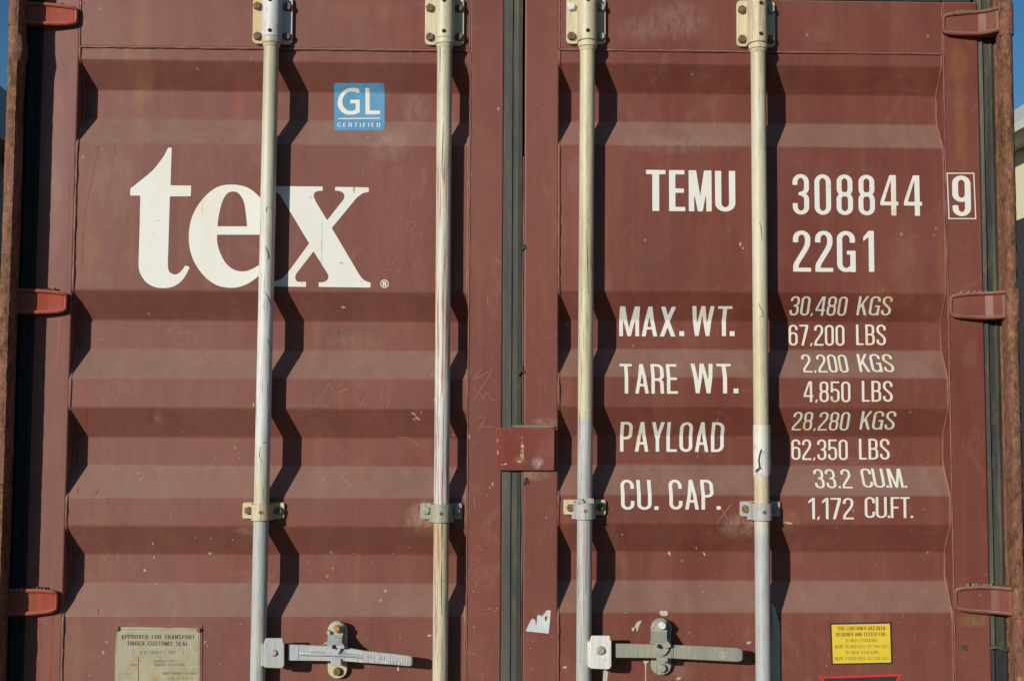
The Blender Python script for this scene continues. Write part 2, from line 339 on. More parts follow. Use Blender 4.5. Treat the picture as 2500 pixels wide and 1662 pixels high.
def tag(o, label=None, cat=None, group=None, kind=None):
    for k, v in (('label', label), ('category', cat), ('group', group), ('kind', kind)):
        if v: o[k] = v
    return o
def empty(name, loc): o = bpy.data.objects.new(name, None); COL.objects.link(o); o.location = loc; return o

# ---------------------------------------------------------------- ground
def groundmat():
    n = NT("dusty_yard_ground")
    c = n.mix(n.ramp(n.noise((.8, .8, .8), (0, 0, 0), 6, .7), 0.35, 0.7), (0.055, 0.053, 0.050), (0.042, 0.041, 0.039))
    c = n.mix(n.ramp(n.noise((30, 30, 30), (0, 0, 0), 5, .7), 0.5, 0.75), c, (0.11, 0.10, 0.09))
    n.bump(n.noise((20, 20, 20), (0, 0, 0), 5), 0.02, 0.6)
    return n.done(c, 0.9, 0.2)
g = mesh_obj("ground", [(-400, -400, 0), (400, -400, 0), (400, 400, 0), (-400, 400, 0)], [(0, 1, 2, 3)], groundmat())
tag(g, kind='structure')

# ---------------------------------------------------------------- door panel profiles
YC, YT = 0.004, 0.046
def knots(px, ys):
    out = []
    for i, py in enumerate(ys):
        Y = YT if i % 4 in (1, 2) else YC
        out.append((at(px, py, Y)[2], Y))
    return out
KL = knots(480, [148, 223, 292.5, 351, 710, 782, 854, 922, 996, 1067, 1137.5, 1213, 1284, 1352, 1424, 1503])
KR = knots(1700, [157, 230, 300, 356, 712, 783, 853, 920, 994, 1064, 1135, 1208, 1278.6, 1345.5, 1416.6, 1494])
Z_TOP = at(2100, 1.5, 0)[2]
Z_RAIL = {0: at(600, 117, 0)[2], 1: at(1800, 125, 0)[2]}
Z_BOT = 0.17
def prof(K, z):
    if z >= K[0][0]: return YC
    for (z0, y0), (z1, y1) in zip(K, K[1:]):
        if z1 <= z <= z0: return y0+(y1-y0)*(z0-z)/(z0-z1)
    return YC
def prof_s(K, z, r=0.003):
    return (prof(K, z-r)+2*prof(K, z)+prof(K, z+r)+prof(K, z-r/2)+prof(K, z+r/2))/6
# below the lowest measured trough the pattern repeats down to the bottom rail
for K in (KL, KR):
    z = K[-1][0]-0.36
    while z > 0.55:
        K += [(z, YC), (z-.07, YT), (z-.14, YT), (z-.215, YC)]; z -= .285
XL0, XL1 = -1.061, -0.1087
XR0, XR1 = 0.1090, 1.0608
def door_of(px): return (KL, 0) if px < 1262 else (KR, 1)
def on_panel(px, py):
    K, _ = door_of(px); Y = YC
    inside = (XL0 < at(px, py, 0)[0] < XL1) or (XR0 < at(px, py, 0)[0] < XR1)
    if not inside: return at(px, py, 0.0)
    for _ in range(6):
        p = at(px, py, Y); Y = prof_s(K, p[2])
    return p
def surf(K, x, z):
    return prof_s(K, z) if (XL0 < x < XL1 or XR0 < x < XR1) else 0.0

BUMPS = [(at(378, 1015, .025)[0], at(378, 1015, .025)[2], .011, .011, .006), (at(1010, 1020, .025)[0], at(1010, 1020, .025)[2], .014, .012, .003), (at(1155, 20)[0]-.2, 2.44, .03, .03, .0),
         (at(1815, 600)[0], at(1815, 600)[2], .010, .016, .0025), (at(900, 30)[0], at(900, 30)[2], .05, .03, .0015), (at(1510, 640)[0], at(1510, 640)[2], .02, .02, .0015), (at(1700, 660)[0], at(1700, 660)[2], .03, .02, .0014)]
def wobf(x, z):
    return 0.0013*noise.noise(Vector((x*3.1, 0.0, z*4.0)))+sum(a*math.exp(-(((x-bx)/w1)**2+((z-bz)/h1)**2)) for bx, bz, w1, h1, a in BUMPS if abs(x-bx) < .12 and abs(z-bz) < .12)
def surf(K, x, z):
    return prof_s(K, z)+wobf(x, z) if (XL0 < x < XL1 or XR0 < x < XR1) and z < Z_RAIL[0 if x < 0 else 1] else 0.0
def on_panel(px, py):
    K, _ = door_of(px); Y = 0.0
    for _ in range(7):
        p = at(px, py, Y); Y = surf(K, p[0], p[2])
    return (p[0], surf(K, p[0], p[2]), p[2])
container = empty("shipping_container", (0, 0, 0))
tag(container, "maroon steel shipping container with closed corrugated double doors and white lettering", "shipping container")

def dented(x, z, bumps):
    return sum(a*math.exp(-(((x-bx)/w1)**2+((z-bz)/h1)**2)) for bx, bz, w1, h1, a in bumps)
def panel(name, K, x0, x1, zr, parent, bumps):
    zs = [zr]
    kz = [k[0] for k in K if k[0] < zr]
    marks = [zr]+kz+[Z_BOT+.1]
    zs = []
    for a, b in zip(marks, marks[1:]):
        n = max(2, int((a-b)/0.022))
        zs += [a-(a-b)*i/n for i in range(n)]
    for k in kz: zs += [k+.0015, k-.0015, k+.003, k-.003, k+.005, k-.005]
    zs.append(Z_BOT+.1); zs = sorted(set(round(z, 5) for z in zs), reverse=True)
    nx = 110; vs = []; fs = []
    for z in zs:
        for i in range(nx+1):
            x = x0-.006+(x1-x0+.012)*i/nx
            vs.append((x, prof_s(K, z)+wobf(x, z), z))
    for j in range(len(zs)-1):
        for i in range(nx): fs.append((j*(nx+1)+i, j*(nx+1)+i+1, (j+1)*(nx+1)+i+1, (j+1)*(nx+1)+i))
    o = mesh_obj(name, vs, fs, M['paint'], parent); o.data.shade_smooth(); return o

X_LO = at(100, 900, 0)[0]; X_LO = -1.150
X_RO = at(2391, 260, 0)[0]
XG0 = at(1226, 850, 0)[0]; XG1 = at(1274, 850, 0)[0]; XRS = at(1279, 850, 0)[0]
doors = []
for side in (0, 1):
    K = (KL, KR)[side]
    x0, x1 = ((XL0, XL1), (XR0, XR1))[side]
    so_, si = ((X_LO, XG0), (XRS, X_RO))[side]
    b = MB()
    b.box(so_, x0, 0, .055, Z_BOT, Z_TOP)               # left stile
    b.box(x1, si, 0, .055, Z_BOT, Z_TOP)                # right stile
    b.box(x0+.0005, x1-.0005, 0.001, .055, Z_RAIL[side], Z_TOP-.0005)      # top rail
    b.box(x0+.0005, x1-.0005, 0.001, .055, Z_BOT+.0005, Z_BOT+.1)
    d = b.build("door", M['paint'], container, bevel=.0035)
    d['label'] = ("left door leaf with large white logo lettering", "right door leaf with white identification and weight lettering")[side]
    doors.append(d)
    bumps = [] if side else [(at(378, 1012)[0], at(378, 1012)[2], .012, .012, .006), (at(1010, 1085)[0], at(1010, 1085)[2], .02, .02, .004)]
    panel("corrugated_panel", K, x0, x1, Z_RAIL[side], d, bumps)
    # weld beads round the panel
    wb = MB()
    def bead(pts, r=.0032):
        out = []; rr = []
        for i, p in enumerate(pts):
            out.append((p[0]+random.uniform(-.0005, .0005), p[1]+random.uniform(-.0004, .0004), p[2]+random.uniform(-.0005, .0005)))
            rr.append(r*random.uniform(.75, 1.25))
        wb.tube(out, rr, 6)
    n = 60
    bead([(x0+(x1-x0)*i/n, .002, Z_RAIL[side]-.0012) for i in range(n+1)], .0030)
    zz = [Z_RAIL[side]-.004-(Z_RAIL[side]-.35)*i/130 for i in range(131)]
    bead([(x0+.0015, surf(K, x0+.01, z)-.0006, z) for z in zz], .0036)
    bead([(x1-.0025, surf(K, x1-.01, z)-.0006, z) for z in zz], .0034)
    bead([(x1+.0012, .0002, z) for z in zz if z > KL[1][0]-2], .0022)
    wb.build("weld_bead", M['weld'], d, smooth=60)
# upper weld lines that run on between the rail and the stiles
for side, xs in ((0, (XL0+.001, XL1-.001)), (1, (XR0+.001, XR1-.001))):
    for x in xs:
        b = MB(); b.tube([(x+random.uniform(-.0006, .0006), .0006, Z_RAIL[side]+(Z_TOP-Z_RAIL[side])*i/20) for i in range(20)], .0022, 6)
        b.build("seam", M['weld'], doors[side], smooth=60)

# gaskets
ZT2 = Z_TOP+.03
def gasket(parent, sections, z0, z1, mat, lab=None, wob=.0006, name="gasket"):
    b = MB()
    b.extr(sections, z0, z1, 60, lambda z, i: (wob*noise.noise(Vector((i*3.7, 0, z*7))), wob*noise.noise(Vector((i*1.7, 5, z*7)))))
    o = b.build(name, mat, parent, smooth=25)
    if lab: o['label'] = lab
    return o
gw = XG1-XG0
gasket(doors[0], [(XG0+.0005, .05), (XG0+.0005, .004), (XG0+.003, .001), (XG0+gw*.46, .0008), (XG0+gw*.50, .0042), (XG0+gw*.60, .0050), (XG0+gw*.79, .0050), (XG0+gw*.79, .05)], Z_BOT, Z_TOP, M['gasket'], "weathered grey green rubber seal between the doors")
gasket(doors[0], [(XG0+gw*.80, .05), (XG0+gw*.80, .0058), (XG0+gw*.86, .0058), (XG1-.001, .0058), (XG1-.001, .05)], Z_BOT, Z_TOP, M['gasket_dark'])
gasket(doors[1], [(XG1+.0012, .045), (XG1+.0012, .003), (XG1+.0030, .003), (XG1+.0030, .045)], Z_BOT, Z_TOP-.4, M['caulk'], None, .0011, "sealing_lip")
# torn bits of the lip
b = MB()
for px, py, s in ((1279, 604, .9), (1272, 905, 1.3), (1284, 1175, 1.0), (1274, 1040, .8)):
    c = at(px, py, 0); b = MB()
    b.prism([(c[0]-.004*s, c[2]+.008*s), (c[0]+.002*s, c[2]+.010*s), (c[0]+.008*s, c[2]-.006*s), (c[0]+.002*s, c[2]-.002*s), (c[0]-.005*s, c[2]-.010*s)], -.003, .004)
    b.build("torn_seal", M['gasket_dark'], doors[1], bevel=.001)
b = MB(); b.box(XL0-.08, X_RO-.01, .012, .05, Z_TOP+.004, Z_TOP+.034)
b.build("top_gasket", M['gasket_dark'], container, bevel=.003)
XGR = at(2433, 260, 0)[0]
gr = XGR-X_RO
ZN = at(2410, 1582, 0)[2]
gasket(doors[1], [(X_RO+.0005, .05), (X_RO+.0005, .006), (X_RO+gr*.25, .002), (X_RO+gr*.30, .008), (X_RO+gr*.72, .010), (X_RO+gr*.78, .005), (XGR-.0005, .010), (XGR-.0005, .05)], ZN, ZT2, M['gasket_moss'], "mossy grey green rubber seal along the right post")
gasket(doors[1], [(X_RO+.0005, .05), (X_RO+.0005, .004), (X_RO+gr*.16, -.002), (X_RO+gr*.25, .001), (X_RO+gr*.9, .001), (XGR+.001, .006), (XGR+.001, .05)], Z_BOT, ZN-.004, M['gasket_new_and_shaded'], "newer black rubber seal low on the right")
b = MB(); b.tube([(X_RO-.004, .002, ZN), (X_RO+.008, -.004, ZN+.004), (X_RO+gr*.5, -.004, ZN+.001), (X_RO+gr*.8, -.003, ZN-.004), (XGR+.003, .002, ZN)], .0045, 8)
b.build("seal_joint", M['gasket_moss'], doors[1], smooth=60)
XGL = -XGR
gasket(doors[0], [(XGL+.0005, .05), (XGL+.0005, .010), (X_LO-gr*.78, .005), (X_LO-gr*.3, .010), (X_LO-gr*.2, .003), (X_LO-.0005, .006), (X_LO-.0005, .05)], Z_BOT, ZT2, M['gasket_new_and_shaded'], "rubber seal in the shade of the left post")  # near-black rubber puts the left post's shade into the seal's colour

# ---------------------------------------------------------------- corner posts
XP = at(2474, 240, -.065)[0]      # outer edge of the hinge bar
XPI = at(2449, 240, -.065)[0]
def post(sgn, xi, xo, seed):
    w1 = xo-xi
    def wob(z, i, a=.0008):
        return a*noise.noise(Vector((seed, i*.35, z*6))), a*.6*noise.noise(Vector((seed, i, z*30)))
    b = MB()
    pr = [(XGR+.0005, .055), (XGR+.0005, .004), (XGR+.006, -.008), (XGR+.011, -.012), (xo-.006, -.030), (xo-.004, -.004), (xo-.002, .055), (xo-.004, .16), (XGR-.01, .16)]
    b.extr([(sgn*x, y) for x, y in pr], 0.16, 2.56, 60, wob)
    o = b.build("corner_post", M['rust_red'], container, smooth=40)
    def wob2(z, i):
        a = .0017 if sgn < 0 else .0014
        h = .8*noise.noise(Vector((seed, .5, z*3)))+.5*noise.noise(Vector((seed+3, i*.5, z*40)))+.5*noise.noise(Vector((seed+3, i*.9, z*140)))
        if sgn < 0 and i < 3: h += 3.0*math.exp(-((z-2.345)/.03)**2)-2.5*math.exp(-((z-2.20)/.05)**2)
        return a*h, a*.6*noise.noise(Vector((seed, i, z*30)))
    b = MB()
    pr = [(xi+.002, -.026), (xi-.0005, -.058), (xi+.0005, -.072), (xi+.004, -.0775), (xi+w1*.45, -.0785), (xo-.008, -.0775), (xo-.001, -.070), (xo, -.056), (xo-.001, -.024)]
    b.extr([(sgn*x, y) for x, y in pr], 0.17, 2.55, 600, wob2)
    b.build("hinge_bar", M['rust'], o, smooth=40)
    return o
def lp(px, py): return at(px, py, -.068)[0]
XLo, XLi = lp(10, 420), lp(41, 420)
po_r = post(1, XPI, XP, 1.0); po_r['label'] = "rust streaked right corner post"
po_l = post(-1, -XLi, -XLo, 9.0); po_l['label'] = "heavily rusted left corner post"
# corrugated body behind the doors
b = MB()
def wallside(sg):
    pts = []; y = .16; k = 0
    while y < 5.95:
        pts += [(sg*1.200, y), (sg*1.200, y+.07), (sg*1.166, y+.14), (sg*1.166, y+.21)]; y += .28
    inner = [(sg*1.15, 5.95), (sg*1.15, .16)]
    b.extr(pts+inner, .16, 2.52)
wallside(1); wallside(-1)
b.box(-1.2, 1.2, .06, 6.0, 2.521, 2.58); b.box(-1.2, 1.2, 5.951, 6.0, .16, 2.52); b.box(-1.2, 1.2, .06, 6.0, .05, .159)
bd = b.build("container_body", M['paint'], container)
b = MB(); b.box(-1.145, 1.145, .058, .30, Z_BOT, 2.5); b.build("door_backing", M['dark'], container)
b = MB(); b.box(-XGR-.02, XGR+.02, .0, .15, ZT2+.004, 2.575); b.build("header_rail", M['paint'], container, bevel=.004)
b = MB(); b.box(-XGR-.02, XGR+.02, -.01, .15, .03, Z_BOT-.01); b.build("door_sill", M['paint'], container, bevel=.004)
for sx in (-1, 1):
    x0, x1 = (1.129, 1.219) if sx > 0 else (-1.219, -1.129)
    for yy in (0, 5.84):
        for z0, z1 in ((0.0, .158), (2.585, 2.69)):
            b = MB(); b.box(x0, x1, -.04+yy, .15+yy, z0, z1); b.build("corner_casting", M['rust_red'], container, bevel=.006)

# ---------------------------------------------------------------- hinges
def hinge(sgn, tip_px, zt_px, zb_px, kz0, kz1, xk, mat, pinmat, lab):
    """arm from the door leaf to the knuckle on the post, with rolled rims"""
    Yt = -.011
    tip = at(tip_px, (zt_px+zb_px)/2, Yt)[0]
    zt = at(tip_px, zt_px, Yt)[2]; zb = at(tip_px, zb_px, Yt)[2]
    zc = (zt+zb)/2; h = (zt-zb)/2
    L = abs(xk-tip)
    st = [(0.0, -.008, .62), (.06, -.0105, .82), (.16, -.012, .90), (.40, -.016, .97), (.62, -.021, 1.0), (.74, -.030, 1.0), (.86, -.048, 1.0), (1.0, -.062, 1.0)]
    if sgn < 0: st = [(0.0, -.008, .62), (.06, -.0115, .82), (.16, -.013, .90), (.35, -.016, .97), (.55, -.021, 1.0), (.75, -.022, 1.0), (.92, -.028, 1.0), (1.0, -.046, 1.0)]
    b = MB(); n = len(st); vs = []
    for t, y, k in st:
        x = tip-sgn*-1*t*L if sgn < 0 else tip+t*L
        x = tip+(xk-tip)*t
        for zf, yy in ((1, y), (-1, y), (-1, .0035), (1, .0035)):
            vs.append((x, yy, zc+zf*h*k))
    fs = [(0, 1, 2, 3), tuple(range(4*n-1, 4*n-5, -1))]
    for i in range(n-1): fs += [(4*i+j, 4*i+(j+1) % 4, 4*i+4+(j+1) % 4, 4*i+4+j) for j in range(4)]
    b.add(vs, fs)
    o = b.build("hinge", mat, container, bevel=.003); o['label'] = lab
    b = MB()
    rim = []
    for t, y, k in reversed(st[1:]): rim.append((tip+(xk-tip)*t, y-.0005, zc+h*k-.004))
    rim += [(tip+(xk-tip)*.02, -.0085, zc+h*.60), (tip+(xk-tip)*.012, -.0085, zc+h*.25), (tip+(xk-tip)*.012, -.0085, zc-h*.25), (tip+(xk-tip)*.02, -.0085, zc-h*.60)]
    for t, y, k in st[1:]: rim.append((tip+(xk-tip)*t, y-.0005, zc-h*k+.004))
    b.tube(rim, .0050, 10)
    b.build("rim", mat, o, smooth=60)
    b = MB(); xc = xk
    b.cyl((xc, -.063, kz0), (xc, -.063, kz1), .0168, n=28)
    b.build("knuckle", pinmat, o, bevel=.002, smooth=40)
    # dirt and weld lump on the top edge
    b = MB()
    for i in range(7):
        t = .25+.45*i/6+random.uniform(-.03, .03); r_ = random.uniform(.003, .006)
        b.tube([(tip+(xk-tip)*(t-.03), -.004, zc+h*.98), (tip+(xk-tip)*t, -.008, zc+h*1.03), (tip+(xk-tip)*(t+.03), -.004, zc+h*.99)], [r_*.4, r_, r_*.4], 6)
    b.build("weld_lump", M['caulk'], o, smooth=60)
    return o
XKL = (XLo+XLi)/2-.001; XKR = (XP+XPI)/2
for tip, zt, zb, k1, k0 in ((187, 12, 66, -8, 67), (161, 708, 768, 694, 777), (138, 1436, 1500, 1430, 1508)):
    hinge(-1, tip, zt, zb, at(20, k0, -.065)[2], at(20, k1, -.065)[2], XKL, M['paint_bright'], M['rust_red'],
          {12: "top left orange red hinge", 708: "middle left orange red hinge", 1436: "lower left orange red hinge"}[zt])
for tip, zt, zb, k1, k0 in ((2303, 29, 89, 9, 89), (2321, 713, 780, 705, 787), (2333, 1428, 1496, 1425, 1510)):
    hinge(1, tip, zt, zb, at(2480, k0, -.065)[2], at(2480, k1, -.065)[2], XKR, M['paint'], M['rust_red'],
          {29: "top right maroon hinge", 713: "middle right maroon hinge", 1428: "lower right maroon hinge"}[zt])

# ---------------------------------------------------------------- locking bars
YR, RR = -.027, .0181
bars_px = [[(661.7, 118), (641.5, 1225), (627, 1662)], [(1085.5, 118), (1078.4, 1225), (1074.5, 1662)], [(1434, 130), (1428, 1210), (1425, 1662)], [(1851, 130), (1859.5, 1225), (1863.8, 1662)]]
names = ["ivory locking bar, grey below its clamp, first from the left", "scraped cream locking bar, second from the left", "locking bar with blue grey lower half, third from the left", "peeling cream locking bar at the far right"]
BX = []
for i, pts in enumerate(bars_px):
    yr = YR-(.006 if i == 3 else 0)
    xs = [at(a, b_, yr) for a, b_ in pts]
    A = np.polyfit([p[2] for p in xs], [p[0] for p in xs], 1)
    fx = lambda z, A=A: float(A[0]*z+A[1])
    BX.append((fx, yr))
    n = 120; b = MB(); z0, z1 = .12, at(pts[0][0], -20, yr)[2]
    pl = []
    for k in range(n+1):
        z = z0+(z1-z0)*k/n
        pl.append((fx(z)+.0006*noise.noise(Vector((i*9, 0, z*1.5))), yr+.0006*noise.noise(Vector((i*9, 4, z*1.5))), z))
    b.tube(pl, [RR+.00022*noise.noise(Vector((i, 1, k*1.3))) for k in range(n+1)], 40)
    o = b.build("locking_bar", M['bar%d' % (i+1)], container, smooth=50); o['label'] = names[i]

# peeled sleeve on the fourth bar
fx, yr = BX[3]
b = MB(); zt, zb = at(1858, 1037, yr)[2], at(1858, 1158, yr)[2]
nn = 30; a0, a1 = R(180-20), R(360+14); vs = []; fs = []; mrow = 26
for j in range(mrow+1):
    z = zt+(zb-zt)*j/mrow
    for i in range(nn+1):
        a = a0+(a1-a0)*i/nn; rr = RR+.0012+(.0022 if i > nn-4 else 0)*(1+noise.noise(Vector((0, 0, z*50))))
        zz = z
        if j == mrow: zz += .006*noise.noise(Vector((i*.5, 2, 0)))-.004*math.sin(i*.4)
        vs.append((fx(z)+rr*math.cos(a), yr+rr*math.sin(a), zz))
for j in range(mrow):
    for i in range(nn): fs.append((j*(nn+1)+i, j*(nn+1)+i+1, (j+1)*(nn+1)+i+1, (j+1)*(nn+1)+i))
bar4 = [o for o in bpy.data.objects if o.name.startswith("locking_bar")][-1]
mesh_obj("peeling_tape", vs, fs, barpaint("peeling_tape_white", [(0, (0.66, 0.65, 0.60)), (Z(1100), (0.70, 0.68, 0.60), .05)], 21.0, 0, .6, .6), bar4, smooth=60)

# top brackets
tops = [  # plate x0, x1, bottom, collar top, collar bottom, bolts, hole
    (617, 714, 107, 92, 107, [(628.5, 15), (628.3, 88), (702.5, 17), (701, 89)], (658.3, 74), M['brk1'], [M['bolt'], M['bolt'], M['bolt'], M['bolt']]),
    (1037.7, 1133, 110, 95.5, 109, [(1049.6, 19.3), (1049.6, 90), (1121.4, 20), (1121.4, 90)], (1083.7, 75.5), M['brk2'], [M['bolt'], M['bolt'], M['bolt'], M['bolt']]),
    (1383, 1479, 107.5, 100, 116, [(1395, 16.3), (1395, 88), (1468.5, 18), (1468, 89)], (1435.3, 74), M['brk3'], [M['bolt_white'], M['bolt'], M['bolt_grey'], M['bolt_grey']]),
    (1799, 1893, 114, 106, 121, [(1812, 23.7), (1812, 95.5), (1882.5, 24), (1882.5, 96.4)], (1858, 82), M['brk3'], [M['bolt'], M['bolt'], M['bolt_grey'], M['bolt']]),
]
for i, (x0, x1, yb, c0, c1, bolts, hole, mt, bm_) in enumerate(tops):
    fx, yr = BX[i]
    Yp = -.009
    X0, X1 = at(x0, 60, Yp)[0], at(x1, 60, Yp)[0]
    zb, zt = at(x0, yb, Yp)[2], at(x0, (-9, -7, -7, 1)[i], Yp)[2]
    b = MB(); b.prism(rounded(X0, X1, zb, zt, .011), Yp, .0005)
    br = b.build("bar_bracket", mt if i else M['brk1'], container, bevel=.0018)
    br['label'] = "bolted top bracket of the %s bar" % ("first", "second", "third", "fourth")[i]
    # half-round housing that blends into the plate
    b = MB(); xc = fx(2.46); rh = .0232
    zc0 = at(x0, c0, yr)[2]
    sec = [(xc+rh*math.cos(a), yr+.001+rh*math.sin(a)) for a in [R(180+180*k/20) for k in range(21)]]
    sec = [(xc-rh-.004, Yp+.002), (xc-rh-.001, Yp-.003)]+sec+[(xc+rh+.001, Yp-.003), (xc+rh+.004, Yp+.002)]
    b.extr(sec, zc0, zt-.003)
    b.build("housing", mt, br, bevel=.0012, smooth=40)
    b = MB(); zcb = at(x0, c1, yr)[2]
    zc1 = zc0-(.0035 if i > 1 else .0008)
    b.cyl((xc, yr, zc1), (xc, yr, zcb), .0232, n=36); b.cyl((xc, yr, zcb-.0004), (xc, yr, zcb-.010), .0215, RR+.0004, n=36)
    b.build("collar", mt if i else M['brk2'], br, bevel=.0012, smooth=40)
    if i == 0:
        b = MB(); b.prism(rounded(X0+.001, xc-rh-.005, zb+.002, zt-.004, .007), Yp-.0006, Yp+.001); b.build("yellowed_paint", M['brk_yel'], br)
    for (bx, by), bmt in zip(bolts, bm_):
        c = at(bx, by, -.014); b = MB(); b.hexa((c[0], c[2]), .0108, Yp-.0095, Yp+.001, random.uniform(0, 1))
        b.build("bolt", bmt, br, bevel=.0008)
    for hx, hy in (hole, (hole[0]+.3, hole[1]-75)):
        c = at(hx, hy, yr-rh)
        if c[2] < zt-.006: b = MB(); b.cyl((c[0], yr-rh-.0004, c[2]), (c[0], yr-rh+.006, c[2]), .0046, n=16); b.build("hole_disc", M['hole'], br)  # disc on the surface, coloured as the dark of an open hole

# mid guide clamps
mids = [  # ear x0,x1,y0,y1 ; body y0,y1 ; bolts ; hole ; mats
    (592, 694, 1226, 1265.5, 1231, 1271, [(605.5, 1246), (681, 1247)], (636.4, 1250.7), M['ear_cream'], M['brk3'], [M['bolt'], M['bolt']], 0),
    (1026.4, 1128, 1227, 1267, 1231, 1276, [(1040.7, 1246), (1115, 1246)], (1077.5, 1253.5), M['clamp_olive'], M['clamp_olive'], [M['bolt_grey'], M['bolt_grey']], 0),
    (1376, 1479, 1219, 1256, 1227, 1268.5, [(1392.8, 1239), (1466, 1238)], (1429.5, 1247.5), M['ear_cream'], M['clamp_grey'], [M['bolt'], M['bolt']], 1),
    (1807.4, 1905, 1223, 1260, 1229, 1271, [(1820.8, 1242), (1893, 1243)], (1866.8, 1250.4), M['clamp_grey'], M['clamp_grey'], [M['bolt'], M['bolt_grey']], 0),
]
for i, (x0, x1, y0, y1, b0, b1, bolts, hole, me_, mb_, bm_, skew) in enumerate(mids):
    fx, yr = BX[i]
    Yp = -.0045
    X0, X1 = at(x0, 1245, Yp)[0], at(x1, 1245, Yp)[0]
    zt, zb = at(x0, y0, Yp)[2], at(x0, y1, Yp)[2]
    xc = fx(zt); rh = .0235
    b = MB()
    b.prism(rounded(X0, X1, zb, zt, .005), Yp, .006)
    br = b.build("guide_clamp", me_, container, bevel=.0012)
    br['label'] = "clamp holding the %s bar" % ("first", "second", "third", "fourth")[i]
    z0, z1 = at(x0, b0, yr-rh)[2], at(x0, b1, yr-rh)[2]
    sec = [(xc+rh*math.cos(a), yr+rh*math.sin(a)) for a in [R(180+180*k/24) for k in range(25)]]
    sec = [(xc-rh-.006, Yp+.001), (xc-rh, Yp-.005)]+sec+[(xc+rh, Yp-.005), (xc+rh+.006, Yp+.001)]
    ri = rh-.0035
    sec += [(xc+ri*math.cos(a), yr+ri*math.sin(a)) for a in [R(360-180*k/24) for k in range(25)]]
    b = MB(); b.extr(sec, z1, z0)
    st = b.build("strap", mb_, br, bevel=.0007, smooth=40)
    # repainted band that covers the bar down the front of the clamp
    for (bx, by), bmt in zip(bolts, bm_):
        c = at(bx, by, -.010); b = MB(); b.hexa((c[0], c[2]), .0098, Yp-.0085, Yp+.001, random.uniform(0, 1))
        b.build("bolt", bmt, br, bevel=.0008)
    c = at(hole[0], hole[1], yr-rh); b = MB()
    b.cyl((c[0], yr-rh-.0004, c[2]), (c[0], yr-rh+.006, c[2]), .0045, n=16); b.build("hole_disc", M['bolt'], br)
    if i == 2:   # torn paint flap above the clamp
        b = MB(); b.prism(poly_px([(1406, 1228), (1407, 1220), (1420, 1215.5), (1424, 1222), (1427, 1229)], yr-rh), yr-rh-.0015, yr-rh+.003)
        b.build("bent_flap", M['clamp_grey'], br, bevel=.0006)
        b = MB(); b.prism(poly_px([(1433, 1216), (1449, 1216), (1450, 1228), (1437, 1229)], yr-RR), yr-RR-.001, yr-RR+.006)
        b.build("bent_flap", M['clamp_grey'], br, bevel=.0006)

def march(mb, Fv, xs, zs, place):
    """faces of the region Fv < 0 on the grid xs (cols) by zs (rows); place(x, z) -> 3d point"""
    nz_, nx_ = Fv.shape
    for j in range(nz_-1):
        run = None
        for i in range(nx_):
            full = i < nx_-1 and Fv[j, i] < 0 and Fv[j, i+1] < 0 and Fv[j+1, i] < 0 and Fv[j+1, i+1] < 0
            if full:
                if run is None: run = i
                continue
            if run is not None:
                mb.add([place(xs[run], zs[j]), place(xs[i], zs[j]), place(xs[i], zs[j+1]), place(xs[run], zs[j+1])], [(0, 1, 2, 3)]); run = None
            if i == nx_-1: break
            c = [(xs[i], zs[j], Fv[j, i]), (xs[i+1], zs[j], Fv[j, i+1]), (xs[i+1], zs[j+1], Fv[j+1, i+1]), (xs[i], zs[j+1], Fv[j+1, i])]
            if all(q[2] >= 0 for q in c): continue
            out = []
            for k in range(4):
                p, q = c[k], c[(k+1) % 4]
                if p[2] < 0: out.append((p[0], p[1]))
                if (p[2] < 0) != (q[2] < 0):
                    t = p[2]/(p[2]-q[2]); out.append((p[0]+(q[0]-p[0])*t, p[1]+(q[1]-p[1])*t))
            if len(out) >= 3: mb.add([place(*o) for o in out], [tuple(range(len(out)))])

def inpoly_field(polys, X, Z_):
    """signed distance style field for outlines with holes (even-odd)"""
    ins = np.zeros(X.shape, bool); best = np.full(X.shape, 9.0)
    for pts in polys:
        n = len(pts)
        for i in range(n):
            (x0, z0), (x1, z1) = pts[i], pts[(i+1) % n]
            dx, dz = x1-x0, z1-z0; l2 = dx*dx+dz*dz
            if l2 < 1e-14: continue
            t = np.clip(((X-x0)*dx+(Z_-z0)*dz)/l2, 0, 1)
            best = np.minimum(best, np.hypot(X-x0-t*dx, Z_-z0-t*dz))
            c = ((z0 > Z_) != (z1 > Z_)) & (X < (x1-x0)*(Z_-z0)/((z1-z0) if z1 != z0 else 1e-12)+x0)
            ins ^= c
    return np.where(ins, -best, best)
# ---------------------------------------------------------------- handles
def tongue(b, stations, y_of, th=.010):
    """bar of rectangular section through stations (px, py_top, py_bot)"""
    vs = []; n = len(stations)
    for k, (px, a, c) in enumerate(stations):
        y = y_of[k]
        t = at(px, a, y); q = at(px, c, y)
        for z, yy in ((t[2], y), (q[2], y), (q[2], y+th), (t[2], y+th)): vs.append((t[0], yy, z))
    fs = [(0, 1, 2, 3), tuple(range(4*n-1, 4*n-5, -1))]
    for i in range(n-1): fs += [(4*i+j, 4*i+(j+1) % 4, 4*i+4+(j+1) % 4, 4*i+4+j) for j in range(4)]
    b.add(vs, fs)
YH = -.052
